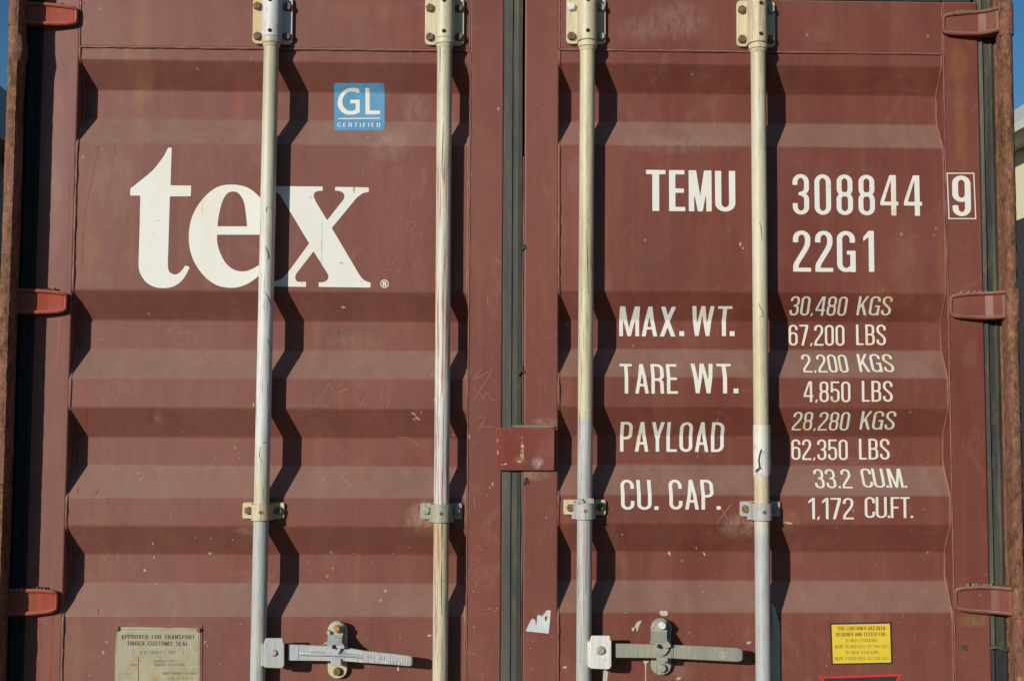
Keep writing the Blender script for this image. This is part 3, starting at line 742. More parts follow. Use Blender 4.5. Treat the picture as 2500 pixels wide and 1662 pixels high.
# left handle: pressed bar with a central ridge
b = MB()
tongue(b, [(703, 1573, 1611.5), (730, 1573.5, 1611.8)], [YH, YH])
h1 = b
xs = [730, 760, 800, 840, 862, 888]
top = [1573.5, 1575, 1577, 1580.5, 1583.5, 1588]; bot = [1611.8, 1612.3, 1612.8, 1613.5, 1615, 1617.5]
def rid(t): return math.sin(math.pi*min(max(t, 0), 1))
vs = []; fs = []; rows = [0, .34, .50, .62, .70, 1.0]
for k, px in enumerate(xs):
    t = (px-730)/158.
    amp = .011*rid(t)
    offs = [0.004*rid(t), .002*rid(t), -amp, -amp*.8, .003*rid(t), .001*rid(t)]
    for rr_, of in zip(rows, offs):
        p = at(px, top[k]+(bot[k]-top[k])*rr_, YH); vs.append((p[0], YH+of, p[2]))
    for rr_ in (1.0, 0.0):
        p = at(px, top[k]+(bot[k]-top[k])*rr_, YH); vs.append((p[0], YH+.011, p[2]))
m_ = 8
for k in range(len(xs)-1):
    fs += [(k*m_+j, k*m_+(j+1) % m_, (k+1)*m_+(j+1) % m_, (k+1)*m_+j) for j in range(m_)]
b.add(vs, fs)
hd = b.build("door_handle", M['handle_grey'], container, bevel=.0012, smooth=28)
hd['label'] = "pale grey locking handle on the left door, sloping down to the right"
b = MB(); tongue(b, [(888, 1588, 1617.5), (950, 1594.5, 1621.5), (996, 1600, 1625.5), (1004, 1601.5, 1625.5), (1007.5, 1604.5, 1622)], [YH, YH-.001, YH-.002, YH-.001, YH+.001], .012)
b.build("grip", M['handle_grey'], hd, bevel=.0022)
def hub(hd, x0, x1, y0, y1, rv, mat, rvm, flx, rr_=.0095):
    Yh = -.066
    b = MB()
    pts = [(x0+2, y1-2), (x0, y1-6), (x0, y0+14), (x0+3, y0+3), (x0+5, y0), (x1-3, y0), (x1-3, y0+9), (x1, y0+13), (x1, y1-8), (x1-3, y1-3), (x1-8, y1)]
    b.prism(poly_px(pts, Yh), Yh, Yh+.006)
    b.box(at(flx, y0, Yh)[0], at(x0+3, y0, Yh)[0], Yh+.006, -.03, at(x0, y1-4, Yh)[2], at(x0, y0+16, Yh)[2])
    b.prism(poly_px([(x0+6, y0+8), (x1-4, y0+8), (x1-4, y1-4), (x0+6, y1-4)], Yh+.02), Yh+.028, Yh+.034)
    b.build("hub_plate", mat, hd, bevel=.002)
    c = at(rv[0], rv[1], Yh); b = MB()
    b.cyl((c[0], Yh-.006, c[2]), (c[0], Yh+.0005, c[2]), rr_*.72, rr_, n=24)
    b.build("rivet", rvm, hd, bevel=.001, smooth=30)
hub(hd, 644, 694, 1557, 1631, (668.7, 1592.6), M['handle_grey'], M['handle_grey'], 637, .0088)
# raised forged letters on the left grip
# (added below with the lettering helpers)
b = MB()
tongue(b, [(1500.7, 1571, 1604.5), (1505, 1570.5, 1605), (1560, 1571.5, 1605.5), (1600, 1572.5, 1606), (1645, 1574, 1607)], [YH+.004, YH+.002, YH+.003, YH, YH+.001])
tongue(b, [(1645, 1574, 1607), (1700, 1576, 1610), (1760, 1579, 1613), (1800, 1581, 1615), (1810, 1584, 1613), (1814, 1589, 1608)], [YH+.001, YH, YH-.001, YH-.001, YH, YH+.002])
hd2 = b.build("door_handle", M['handle_olive'], container, bevel=.002)
hd2['label'] = "grey green locking handle on the right door"
hub(hd2, 1440, 1493, 1551, 1633.5, (1467, 1586.8), M['hub_white'], M['bolt_grey'], 1436, .0112)

def catch(x0, x1, y0, y1, bt, bl, blk, flap, tng, knob, mb_, mf, m1, m2, lab):
    Yb = -.010
    cx = (x0+x1)/2; w2 = (x1-x0)/2
    out = []
    for k in range(11): a = R(180-18*k); out.append((cx+w2*math.cos(a), y0+w2*1.0-w2*math.sin(a)))
    for k in range(11): a = R(-18*k); out.append((cx+w2*math.cos(a), y1-w2*.95-w2*.95*math.sin(a)))
    b = MB(); b.prism(poly_px(out, Yb), Yb, .003)
    base = b.build("handle_catch", mb_, container, bevel=.0015); base['label'] = lab
    # raised lip round the upper edge
    b = MB(); lip = []
    for k in range(12): a = R(170-19*k); p = at(cx+w2*.86*math.cos(a)+1, y0+w2*.98-w2*.86*math.sin(a), Yb); lip.append((p[0], Yb-.004, p[2]))
    p = at(cx+w2*.9, y0+w2*1.7, Yb); lip.append((p[0], Yb-.003, p[2]))
    b.tube(lip, [.0032]*12+[.001], 8); b.build("lip", mb_, base, smooth=60)
    b = MB(); b.prism(poly_px(blk, -.050), -.056, -.0098); b.build("support_lug", mf, base, bevel=.0015)
    b = MB(); c = at(bt[0], bt[1], -.02); b.cyl((c[0], -.0245, c[2]), (c[0], -.0098, c[2]), .0125, n=24); b.build("pivot", mb_, base, bevel=.001, smooth=30)
    def lean(b, pts, th, dy=0.0):
        n = len(pts); P3 = []
        for a, c in pts:
            Y = float(np.interp(c, [bt[1], bt[1]+14, bt[1]+42, bt[1]+75], [-.026, -.030, -.064, -.066]))+dy
            P3.append(at(a, c, Y))
        b.add([(p[0], p[1], p[2]) for p in P3]+[(p[0], p[1]+th, p[2]) for p in P3], [tuple(range(n)), tuple(range(2*n-1, n-1, -1))]+[(i, (i+1) % n, n+(i+1) % n, n+i) for i in range(n)])
    def dens(pts, st=2.0):
        o_ = []
        for (a, c), (d, e) in zip(pts, pts[1:]+pts[:1]):
            k = max(1, int(math.hypot(d-a, e-c)/st)); o_ += [(a+(d-a)*i/k, c+(e-c)*i/k) for i in range(k)]
        return o_
    def leanmesh(name, pts, th, dy):
        xs_ = np.arange(min(p[0] for p in pts)-1, max(p[0] for p in pts)+1, .5); ys_ = np.arange(min(p[1] for p in pts)-1, max(p[1] for p in pts)+1, .5)
        X, Yy = np.meshgrid(xs_, ys_); Fv = inpoly_field([pts], X, Yy); b = MB()
        yf = lambda c: float(np.interp(c, [bt[1], bt[1]+14, bt[1]+42, bt[1]+75], [-.026, -.030, -.064, -.066]))+dy
        march(b, Fv, xs_, ys_, lambda a, c: at(a, c, yf(c)))
        lean(b, dens(pts), th, dy+.0002)
        b.f = [f for f in b.f if len(f) < 20]
        return b.build(name, mf, base)
    leanmesh("latch_flap", flap, .0055, 0.0)
    leanmesh("latch_tongue", tng, .004, .0055)
    c = at(bt[0], bt[1], -.035); b = MB(); b.cyl((c[0], -.032, c[2]), (c[0], -.0262, c[2]), .0118, n=24)
    b.build("washer", mf, base, bevel=.0006, smooth=30)
    b = MB(); b.cyl((c[0], -.043, c[2]), (c[0], -.0318, c[2]), .0076, .0096, n=16); b.build("bolt", m1, base, bevel=.0012, smooth=30)
    c = at(bl[0], bl[1], -.014); b = MB(); b.hexa((c[0], c[2]), .0098, -.0205, -.0095, .2, 10); b.build("bolt", m2, base, bevel=.001)
    if knob: c = at(knob[0], knob[1], -.035); b = MB(); b.cyl((c[0], -.040, c[2]), (c[0], -.012, c[2]), .0042, n=14); b.build("stop_pin", mf, base, bevel=.0008, smooth=30)
    return base
Q1 = lambda a, c: (620+a/8.425, 1500+c/8.425)
Q2 = lambda a, c: (1420+a/8.425, 1480+c/8.425)
c1 = catch(800, 847.5, 1515.5, 1655.5, (823, 1534.4), (823.6, 1638), [Q1(*p) for p in ((1585, 895), (1805, 895), (1805, 1035), (1585, 1035))],
      [Q1(*p) for p in ((1570, 230), (1600, 170), (1670, 140), (1760, 145), (1830, 190), (1855, 260), (1850, 330), (1810, 480), (1800, 560), (1860, 650), (1850, 690), (1780, 690), (1700, 680), (1640, 640), (1560, 620), (1480, 600), (1430, 630), (1418, 640), (1440, 580), (1520, 540), (1515, 410), (1560, 390), (1575, 340))],
      [Q1(*p) for p in ((1700, 620), (1790, 680), (1760, 760), (1700, 835), (1620, 858), (1530, 835), (1480, 770), (1455, 690), (1430, 610), (1540, 600))],
      (802.5, 1542.7), M['ear_cream'], M['handle_grey'], M['bolt_gold'], M['bolt'], "cream catch with rusty golden bolt holding the left handle")
c2 = catch(1590, 1638.5, 1508.5, 1647.5, (1617, 1526), (1616.4, 1629.6), [Q2(*p) for p in ((1545, 1030), (1770, 1040), (1760, 1130), (1555, 1130))],
      [Q2(*p) for p in ((1490, 330), (1530, 270), (1600, 245), (1690, 255), (1750, 300), (1770, 370), (1755, 500), (1750, 680), (1830, 790), (1825, 830), (1760, 850), (1690, 850), (1640, 800), (1580, 810), (1520, 790), (1450, 745), (1400, 730), (1432, 690), (1432, 460), (1495, 450))],
      [Q2(*p) for p in ((1650, 800), (1790, 820), (1780, 900), (1720, 980), (1640, 1012), (1560, 970), (1510, 890), (1470, 790), (1540, 790))],
      None, M['clamp_olive'], M['clamp_olive'], M['bolt_white'], M['bolt_grey'], "grey green catch with whitish bolt holding the right handle")
for base, c, r_ in ((c1, Q1(1640, 662), .0045), (c2, Q2(1600, 815), .0052)):
    p = at(c[0], c[1], -.066); b = MB(); b.cyl((p[0], -.0664, p[2]), (p[0], -.061, p[2]), r_, n=14); b.build("hole_disc", M['hole'], base)

# centre latch plate
b = MB(); Yp = -.012
b.prism(poly_px([(1211.5, 1046), (1213.5, 1044.5), (1352, 1045.5), (1354, 1047.5), (1353, 1146), (1350.5, 1148), (1219, 1148), (1213, 1141), (1210.5, 1120)], Yp), Yp, .001)
lpz = b.build("latch_plate", M['paint_plate'], container, bevel=.0014); lpz['label'] = "chipped maroon plate overlapping the joint of the two doors"
b = MB(); z = at(1300, 1041, -.003)[2]
b.tube([(at(px, 1040, -.003)[0], -.003+random.uniform(-.001, .001), at(px, py, -.003)[2]) for px, py in ((1248, 1040), (1262, 1041), (1280, 1041), (1300, 1041), (1320, 1041.5), (1340, 1041.5), (1354, 1042))], [.002, .0045, .004, .0045, .0042, .004, .002], 8)
b.build("weld", M['caulk'], lpz, smooth=60)

# ---------------------------------------------------------------- lettering engine
KY = 1.36   # strokes are thinner where they run level
def arc(cx, cy, rx, ry, a0, a1, n=14): return [(cx+rx*math.cos(R(a0+(a1-a0)*i/n)), cy+ry*math.sin(R(a0+(a1-a0)*i/n))) for i in range(n+1)]
def G(ch, s=.125):
    """glyph as primitives in a box of height 1: ('p', path, closed) strokes and ('q', convex polygon)"""
    h = s/KY; a = s/2; b = h/2
    w_ = .42; L = a; Rr = w_-a; B = b; T = 1-b; cx = w_/2; rx = cx-a; ry = .155
    rect = lambda x0, x1, y0, y1: ('q', [(x0, y0), (x1, y0), (x1, y1), (x0, y1)])
    O = lambda y0, y1, ry=ry, L=L, Rr=Rr: ('p', arc((L+Rr)/2, y1-ry, (Rr-L)/2, ry, 0, 180)+arc((L+Rr)/2, y0+ry, (Rr-L)/2, ry, 180, 360), True)
    if ch in '0OQ': return w_, [O(B, T)]
    if ch == '8': return w_, [O(.505, T, .13, L+.008, Rr-.008), O(B, .52, .14)]
    if ch == '3': return w_, [('p', [(L, .73)]+arc(cx, T-.15, rx, .15, 180, 0)+arc(cx-.02, .655, rx+.02, .14, 0, -90), False), ('p', arc(cx-.02, .375, rx+.02, .14, 90, 0)+arc(cx, B+.15, rx, .15, 0, -180)+[(L, .28)], False)]
    if ch == '2': return w_, [('p', [(L, .72)]+arc(cx, T-.15, rx, .15, 180, 0)+[(Rr, .72), (Rr-.012, .65), (Rr-.045, .57), (L+.02, .20), (L, .13), (L, .05)], False), rect(0, w_+.01, 0, h)]
    if ch == '1': return .26, [rect(.26-s, .26, 0, 1), ('q', [(.0, .74), (.26-s+.01, .86), (.26-s+.01, 1), (.26-s-.0, 1), (0, .84)])]
    if ch == '4': return .45, [rect(.45-s-.055, .45-.055, 0, 1), rect(0, .45, .25, .25+h), ('q', [(0, .34), (.095, .34), (.45-s-.05, .90), (.45-s-.05, 1), (.235, 1)])]
    if ch == '5': return w_, [rect(.02, w_-.01, 1-h, 1), rect(.02, .02+s*.9, .48, 1), ('p', [(.03, .50)]+arc(cx, .46, rx, .145, 140, 0)+arc(cx, B+.15, rx, .15, 0, -180)+[(L, .28)], False)]
    if ch == '6': return w_, [O(B, .60, .145), ('p', [(L, .25), (L, T-.15)]+arc(cx, T-.15, rx, .15, 180, 0)+[(Rr, .74)], False)]
    if ch == '9': return w_, [O(.40, T, .145), ('p', [(Rr, .75), (Rr, B+.15)]+arc(cx, B+.15, rx, .15, 0, -180)+[(L, .26)], False)]
    if ch == '7': return w_, [rect(0, w_, 1-h, 1), ('q', [(.09, 0), (.09+s*1.05, 0), (w_, .86), (w_, .93), (w_-s*1.05, .93)])]
    if ch == 'C': return w_, [('p', [(Rr, .70)]+arc(cx, T-ry, rx, ry, 0, 180)+arc(cx, B+ry, rx, ry, 180, 360)+[(Rr, .30)], False)]
    if ch == 'G': return w_+.02, [('p', [(Rr+.01, .72)]+arc(cx, T-ry, rx+.01, ry, 0, 180)+arc(cx, B+ry, rx+.01, ry, 180, 330), False), rect(.42-s+.02, .44, 0.0, .52), rect(.23, .44, .52-h, .52)]
    if ch == 'U': return .45, [('p', [(L, 1), (L, B+ry)]+arc(.225, B+ry, .225-a, ry, 180, 360)+[(.45-a, 1)], False)]
    if ch == 'J': return .38, [('p', [(L, .3)]+arc(.19, B+ry, .19-a, ry, 180, 360)+[(.38-a, 1)], False)]
    if ch == 'S': return w_, [('p', [(Rr, .71)]+arc(cx, T-.15, rx, .15, 0, 180)+[(L, .72), (L+.015, .65), (cx-.04, .54), (cx+.05, .46), (Rr-.015, .35), (Rr, .28)]+arc(cx, B+.15, rx, .15, 0, -180)+[(L, .29)], False)]
    if ch == 'T': return .40, [rect(0, .40, 1-h, 1), rect(.2-s/2, .2+s/2, 0, 1-h*.5)]
    if ch == 'E': return .36, [rect(0, s, 0, 1), rect(s*.5, .345, 1-h, 1), rect(s*.5, .33, .5-h/2, .5+h/2), rect(s*.5, .36, 0, h)]
    if ch == 'F': return .35, [rect(0, s, 0, 1), rect(s*.5, .35, 1-h, 1), rect(s*.5, .32, .5-h/2, .5+h/2)]
    if ch == 'L': return .34, [rect(0, s, 0, 1), rect(s*.5, .34, 0, h)]
    if ch == 'I': return s, [rect(0, s, 0, 1)]
    if ch == 'H': return .43, [rect(0, s, 0, 1), rect(.43-s, .43, 0, 1), rect(s*.5, .43-s*.5, .5-h/2, .5+h/2)]
    if ch == 'N': return .44, [rect(0, s*.9, 0, 1), rect(.44-s*.9, .44, 0, 1), ('q', [(0, 1), (s*1.05, 1), (.44, 0), (.44-s*1.05, 0)])]
    if ch == 'M': return .56, [rect(0, s*.95, 0, 1), rect(.56-s*.95, .56, 0, 1), ('q', [(0.02, 1), (s*1.3, 1), (.28+s*.42, 0), (.28-s*.42, 0)]), ('q', [(.56-s*1.3, 1), (.54, 1), (.28+s*.42, 0), (.28-s*.42, 0)])]
    if ch == 'W': return .62, [('q', [(0, 1), (s, 1), (.155+s*.5, 0), (.155-s*.42, 0)]), ('q', [(.31-s*.5, 1), (.31+s*.36, 1), (.155+s*.5, 0), (.155-s*.36, 0)]), ('q', [(.31-s*.36, 1), (.31+s*.5, 1), (.465+s*.36, 0), (.465-s*.5, 0)]), ('q', [(.62-s, 1), (.62, 1), (.465+s*.42, 0), (.465-s*.5, 0)])]
    if ch == 'A': return .44, [('q', [(0, 0), (s, 0), (.22+s*.45, 1), (.22-s*.5, 1)]), ('q', [(.44-s, 0), (.44, 0), (.22+s*.5, 1), (.22-s*.45, 1)]), rect(.10, .34, .24, .24+h)]
    if ch == 'V': return .44, [('q', [(0, 1), (s, 1), (.22+s*.45, 0), (.22-s*.5, 0)]), ('q', [(.44-s, 1), (.44, 1), (.22+s*.5, 0), (.22-s*.45, 0)])]
    if ch == 'X': return .44, [('q', [(0, 0), (s*1.08, 0), (.43, 1), (.43-s*1.08, 1)]), ('q', [(.44-s*1.08, 0), (.44, 0), (.01+s*1.08, 1), (.01, 1)])]
    if ch == 'Y': return .42, [('q', [(0, 1), (s*1.05, 1), (.21+s*.5, .42), (.21-s*.5, .42)]), ('q', [(.42-s*1.05, 1), (.42, 1), (.21+s*.5, .42), (.21-s*.5, .42)]), rect(.21-s/2, .21+s/2, 0, .43)]
    if ch == 'K': return .44, [rect(0, s, 0, 1), ('q', [(s*.9, .33), (s*.9, .50), (.43-s*1.05, 1), (.43, 1)]), ('q', [(.44-s*1.1, 0), (.44, 0), (.235, .62), (.15, .52)])]
    if ch == 'P': return .40, [rect(0, s, 0, 1), ('p', [(s*.5, T), (.20, T)]+arc(.20, T-.14, .40-a-.20, .14, 90, 0)+arc(.20, .455+.14, .40-a-.20, .14, 0, -90)+[(s*.5, .455)], False)]
    if ch == 'R': return .42, [rect(0, s, 0, 1), ('p', [(s*.5, T), (.20, T)]+arc(.20, T-.14, .41-a-.20, .14, 90, 0)+arc(.20, .47+.14, .41-a-.20, .14, 0, -90)+[(s*.5, .47)], False), ('p', [(.18, .47), (.26, .455), (.32, .41), (.345, .34), (.35, .12), (.365, 0)], False)]
    if ch == 'B': return .42, [rect(0, s, 0, 1), ('p', [(s*.5, T), (.20, T)]+arc(.20, T-.125, .40-a-.20, .125, 90, 0)+arc(.20, .515+.125, .40-a-.20, .125, 0, -90)+[(s*.5, .515)], False), ('p', [(.15, .515), (.20, .515)]+arc(.20, .515-.13, .42-a-.20, .13, 90, 0)+arc(.20, B+.13, .42-a-.20, .13, 0, -90)+[(s*.5, B)], False)]
    if ch == 'D': return w_, [rect(0, s, 0, 1), ('p', [(s*.5, T), (.18, T)]+arc(.18, T-.18, w_-a-.18, .18, 90, 0)+arc(.18, B+.18, w_-a-.18, .18, 0, -90)+[(s*.5, B)], False)]
    if ch == '.': return s*1.15, [rect(0, s*1.15, 0, s*1.05)]
    if ch == ':': return s*1.15, [rect(0, s*1.15, 0, s), rect(0, s*1.15, .5, .5+s)]
    if ch == ',': return s*1.15, [('q', [(0, -.03), (s*.6, -.03), (s*1.15, .12), (s*.35, .12)])]
    if ch == '-': return .25, [rect(0, .25, .42, .42+h)]
    if ch == '/': return .3, [('q', [(0, 0), (s*.8, 0), (.3, 1), (.3-s*.8, 1)])]
    if ch == '(': return .2, [('p', arc(.3, .5, .3-a, .62, 130, 230), False)]
    if ch == ')': return .2, [('p', arc(-.1, .5, .3-a, .62, -50, 50), False)]
    return .2, []

def field(prims, X, Y_, s):
    F_ = np.full(X.shape, 9.0)
    for pr in prims:
        if pr[0] == 'q':
            pts = pr[1]; n = len(pts)
            ar = sum(pts[i][0]*pts[(i+1) % n][1]-pts[(i+1) % n][0]*pts[i][1] for i in range(n))
            if ar < 0: pts = pts[::-1]
            d = np.full(X.shape, -9.0)
            for i in range(n):
                (x0, y0), (x1, y1) = pts[i], pts[(i+1) % n]
                l = math.hypot(x1-x0, y1-y0)
                if l < 1e-6: continue
                d = np.maximum(d, ((y1-y0)*(X-x0)-(x1-x0)*(Y_-y0))/l)
            F_ = np.minimum(F_, d)
        else:
            pts = pr[1]; closed = pr[2]; n = len(pts)
            segs = [(pts[i], pts[i+1]) for i in range(n-1)]+([(pts[-1], pts[0])] if closed else [])
            best = np.full(X.shape, 9.0); yk = Y_*KY
            for k, ((x0, y0), (x1, y1)) in enumerate(segs):
                y0 *= KY; y1 *= KY; dx, dy = x1-x0, y1-y0; l2 = dx*dx+dy*dy
                if l2 < 1e-10: continue
                t = ((X-x0)*dx+(yk-y0)*dy)/l2; tc = np.clip(t, 0, 1)
                d = np.hypot(X-x0-tc*dx, yk-y0-tc*dy)
                if not closed and k == 0: d = np.where(t < 0, 9, d)
                if not closed and k == len(segs)-1: d = np.where(t > 1, 9, d)
                best = np.minimum(best, d)
            F_ = np.minimum(F_, best-s/2)
    return F_

def write(mb, text, pl, pr, py0, py1, s=.125, gap=.085, space=.34, place=None, res=64, widths=None, slant=0.0):
    """lay a line of text between photo columns pl..pr and rows py0 (top)..py1 (base) on the door surface"""
    pm = (py0+py1)/2
    a = on_panel(pl, pm); c = on_panel(pr, pm)
    xl, xr = a[0], c[0]
    tl, bl = on_panel(pl, py0)[2], on_panel(pl, py1)[2]
    dz = slant
    H_ = tl-bl
    lay = []; x = 0.0
    for ch in text:
        if ch == ' ': x += space; continue
        wd, pr_ = G(ch, s); k = (widths or {}).get(ch, 1.0)
        lay.append((x, wd, pr_, k)); x += wd*k+gap
    tot = x-gap; sc = (xr-xl)/tot
    K = door_of((pl+pr)/2)[0]
    for gx, wd, pr_, k in lay:
        nx = max(6, int(wd*res)+4); nz_ = res+6
        gxs = np.linspace(-.04, wd+.04, nx); gzs = np.linspace(-.06, 1.04, nz_)
        X, Y_ = np.meshgrid(gxs, gzs); Fv = field(pr_, X, Y_, s)
        def pl3(u, v, gx=gx, k=k):
            xx = xl+(gx+u*k)*sc; f = (xx-xl)/(xr-xl)
            zz = bl+v*H_+dz*f
            if place: return place(xx, zz)
            return (xx, surf(K, xx, zz)-.0004, zz)
        march(mb, Fv, gxs, gzs, pl3)

# number and weights
num = MB()
write(num, "TEMU", 1577, 1795, 415, 515, s=.14, gap=.085, widths={'T': 1.2, 'E': 1.1, 'M': 1.0, 'U': 1.1})
dzn = at(2250, 428.8, 0)[2]-at(1935, 425.2, 0)[2]-0.0
write(num, "308844", 1935, 2250.4, 425.2, 523.7, s=.126, gap=.14, widths={'4': 1.03}, slant=at(2250, 428.8)[2]-at(1935, 425.2)[2])
write(num, "22G", 1936, 2088.7, 563, 663, s=.130, gap=.115, res=64)
write(num, "1", 2107.7, 2133.8, 563.5, 663.5, s=.130)
o = num.build("identification_number", M['white'], doors[1]); o['label'] = "white identification number lettering"
nine = MB(); Ks = KR
pl_flat = lambda x, z: (x, -.0004, z)
def write_flat(mb, text, pl, pr, py0, py1, Y, s=.125, gap=.085, space=.34, res=40, widths=None, tilt=0.0):
    p0 = at(pl, (py0+py1)/2, Y); p1 = at(pr, (py0+py1)/2, Y); tz = at(pl, py0, Y)[2]; bz = at(pl, py1, Y)[2]
    lay = []; x = 0.0
    for ch in text:
        if ch == ' ': x += space; continue
        wd, pr_ = G(ch, s); k = (widths or {}).get(ch, 1.0); lay.append((x, wd, pr_, k)); x += wd*k+gap
    sc = (p1[0]-p0[0])/(x-gap)
    for gx, wd, pr_, k in lay:
        gxs = np.linspace(-.04, wd+.04, max(6, int(wd*res)+4)); gzs = np.linspace(-.06, 1.04, res+6)
        X, Y_ = np.meshgrid(gxs, gzs); Fv = field(pr_, X, Y_, s)
        march(mb, Fv, gxs, gzs, lambda u, v, gx=gx, k=k: (p0[0]+(gx+u*k)*sc, Y, bz+v*(tz-bz)+tilt*((gx+u*k)*sc)/(p1[0]-p0[0])))
write_flat(nine, "9", 2325, 2370, 428.8, 527.6, -.0004, s=.135, res=64)
A_, B_, C_, D_ = (2311, 422), (2378.6, 422), (2383.4, 535), (2315.7, 535)
t_ = 2.5
def strip(mb, pts, Y): mb.add([(*P(a, b_, Y)[:1], Y, P(a, b_, Y)[1]) for a, b_ in pts], [tuple(range(len(pts)))])
strip(nine, [A_, B_, (B_[0], 422+t_), (A_[0], 422+t_)], -.0004)
strip(nine, [(D_[0], 535-t_), (C_[0], 535-t_), C_, D_], -.0004)
strip(nine, [(A_[0], 422+t_), (A_[0]+t_, 422+t_), (D_[0]+t_, 535-t_), (D_[0], 535-t_)], -.0004)
strip(nine, [(B_[0]-t_, 422+t_), (B_[0], 422+t_), (C_[0], 535-t_), (C_[0]-t_, 535-t_)], -.0004)
o = nine.build("check_digit", M['white'], doors[1]); o['label'] = "white boxed number 9"
wt = MB()
for t, a, b_, y0, y1 in (("MAX", 1511.6, 1648.7, 747.8, 820.5), ("WT", 1687, 1784.6, 747, 819.8), ("TARE", 1514.5, 1655, 888, 960), ("WT", 1689, 1787.5, 887.5, 959.5),
                         ("PAYLOAD", 1513.6, 1766.8, 1029.4, 1101.8), ("CU.", 1516, 1607.5, 1170.3, 1243.5), ("CAP.", 1634, 1759, 1170.3, 1243)):
    write(wt, t, a, b_, y0, y1, s=.113, gap={"MAX": .07, "WT": .10}.get(t, .085))
for px, y0, y1 in ((1658.5, 808.5, 820), (1781.5, 808.5, 820), (1791, 948, 959.5)):
    a = on_panel(px, y1); c = on_panel(px+11.7, y0)
    wt.add([(a[0], surf(KR, a[0], a[2])-.0004, a[2]), (c[0], surf(KR, a[0], a[2])-.0004, a[2]), (c[0], surf(KR, a[0], c[2])-.0004, c[2]), (a[0], surf(KR, a[0], c[2])-.0004, c[2])], [(0, 1, 2, 3)])
o = wt.build("weight_captions", M['white'], doors[1]); o['label'] = "white words beside the third bar naming weights and capacity"
wv = MB()
for t, a, b_, y0, y1 in (("30,480", 1929, 2068, 723, 770), ("KGS", 2094, 2177, 723, 769.5), ("67,200", 1925.5, 2061.5, 792.5, 843), ("LBS", 2090, 2162.5, 792, 842),
                         ("2,200", 1958, 2069, 865, 908.5), ("KGS", 2095, 2180, 864, 907.5), ("4,850", 1961.7, 2076, 930.5, 981), ("LBS", 2104, 2179, 929.5, 980),
                         ("28,280", 1935.5, 2074, 1005, 1050), ("KGS", 2101.5, 2186, 1003, 1048), ("62,350", 1932, 2069.5, 1072, 1122), ("LBS", 2097, 2171.5, 1070.5, 1121),
                         ("33.2", 1987.5, 2077.5, 1144.5, 1191), ("CU.M.", 2103, 2210, 1143, 1189.5), ("1,172", 1973.6, 2083.5, 1214.5, 1266.5), ("CU.FT.", 2111, 2228.8, 1212.5, 1263.5)):
    write(wv, t, a, b_, y0, y1, s=.108, gap=.08 if t not in ("CU.M.", "CU.FT.") else .03, res=48, widths={'.': .8})
o = wv.build("weight_figures", M['white2'], doors[1]); o['label'] = "white weight and volume figures right of the fourth bar"

# ---------------------------------------------------------------- large logo lettering
def smoothpath(pts, n=6):
    """Catmull-Rom through points; a point given as (x, y, 1) is a corner"""
    out = []; k = len(pts)
    for i in range(k):
        p1 = pts[i]; p2 = pts[(i+1) % k]; p0 = pts[i-1]; p3 = pts[(i+2) % k]
        if len(p1) > 2: p0 = p1
        if len(p2) > 2: p3 = p2
        if len(p1) > 2 and len(p2) > 2: out.append(p1[:2]); continue
        for j in range(n):
            t = j/n
            out.append(tuple(.5*(2*p1[d]+(-p0[d]+p2[d])*t+(2*p0[d]-5*p1[d]+4*p2[d]-p3[d])*t*t+(-p0[d]+3*p1[d]-3*p2[d]+p3[d])*t**3) for d in (0, 1)))
    return out
def decal(mb, polys_px, step, door_k, off=.0004, panel_=True, holes=None):
    pw = [[(q[0], q[2]) for q in (on_panel(a, b_) if panel_ else at(a, b_, 0) for a, b_ in pl)] for pl in polys_px]
    xs_ = [p[0] for pl in pw for p in pl]; zs_ = [p[1] for pl in pw for p in pl]
    gx = np.arange(min(xs_)-step*1.5, max(xs_)+step*2.5, step); gz = np.arange(min(zs_)-step*1.5, max(zs_)+step*2.5, step)
    X, Z_ = np.meshgrid(gx, gz)
    march(mb, inpoly_field(pw, X, Z_), gx, gz, lambda x, z: (x, (surf(door_k, x, z) if panel_ else 0)-off, z))
c_ = 1
T_ = smoothpath([(419.3, 360.8, c_), (410.4, 360.8, c_), (399, 383), (374, 415), (344, 440.6), (318, 461, c_), (318, 477.7, c_), (342.7, 477.7, c_), (341.2, 548, c_), (338.3, 642, c_),
      (341.2, 664), (354.6, 686.4), (375.4, 699.7), (402, 703.3), (427.3, 697.6), (448, 680.4), (463.5, 652.2, c_), (452.5, 648, c_), (442, 662.6), (431.8, 669.4), (422.8, 669.4), (414, 664), (410.4, 653.7), (410, 640, c_),
      (414.8, 479.5, c_), (465.9, 479.5, c_), (466.8, 453.4, c_), (416.3, 452.8, c_)])
E1 = smoothpath([(667, 573, c_), (665, 548), (656, 515), (639.5, 487.5), (606, 459), (565, 451), (527, 459), (492.6, 489), (469, 530), (461, 578), (468, 624), (490, 664), (523, 693), (562, 702.5), (600, 695), (636, 669), (664, 632, c_), (654, 626, c_), (638, 643.3), (611, 658.8), (590.5, 662.6), (569.7, 657.6), (552, 643.3), (538.6, 619.6), (531, 595.8), (529.7, 573, c_)])
E2 = smoothpath([(531, 552.8, c_), (534, 527.6), (543, 492), (555, 472.7), (569.7, 467.7), (583, 472.7), (595, 492), (600, 518.7), (603.5, 552.8, c_)])
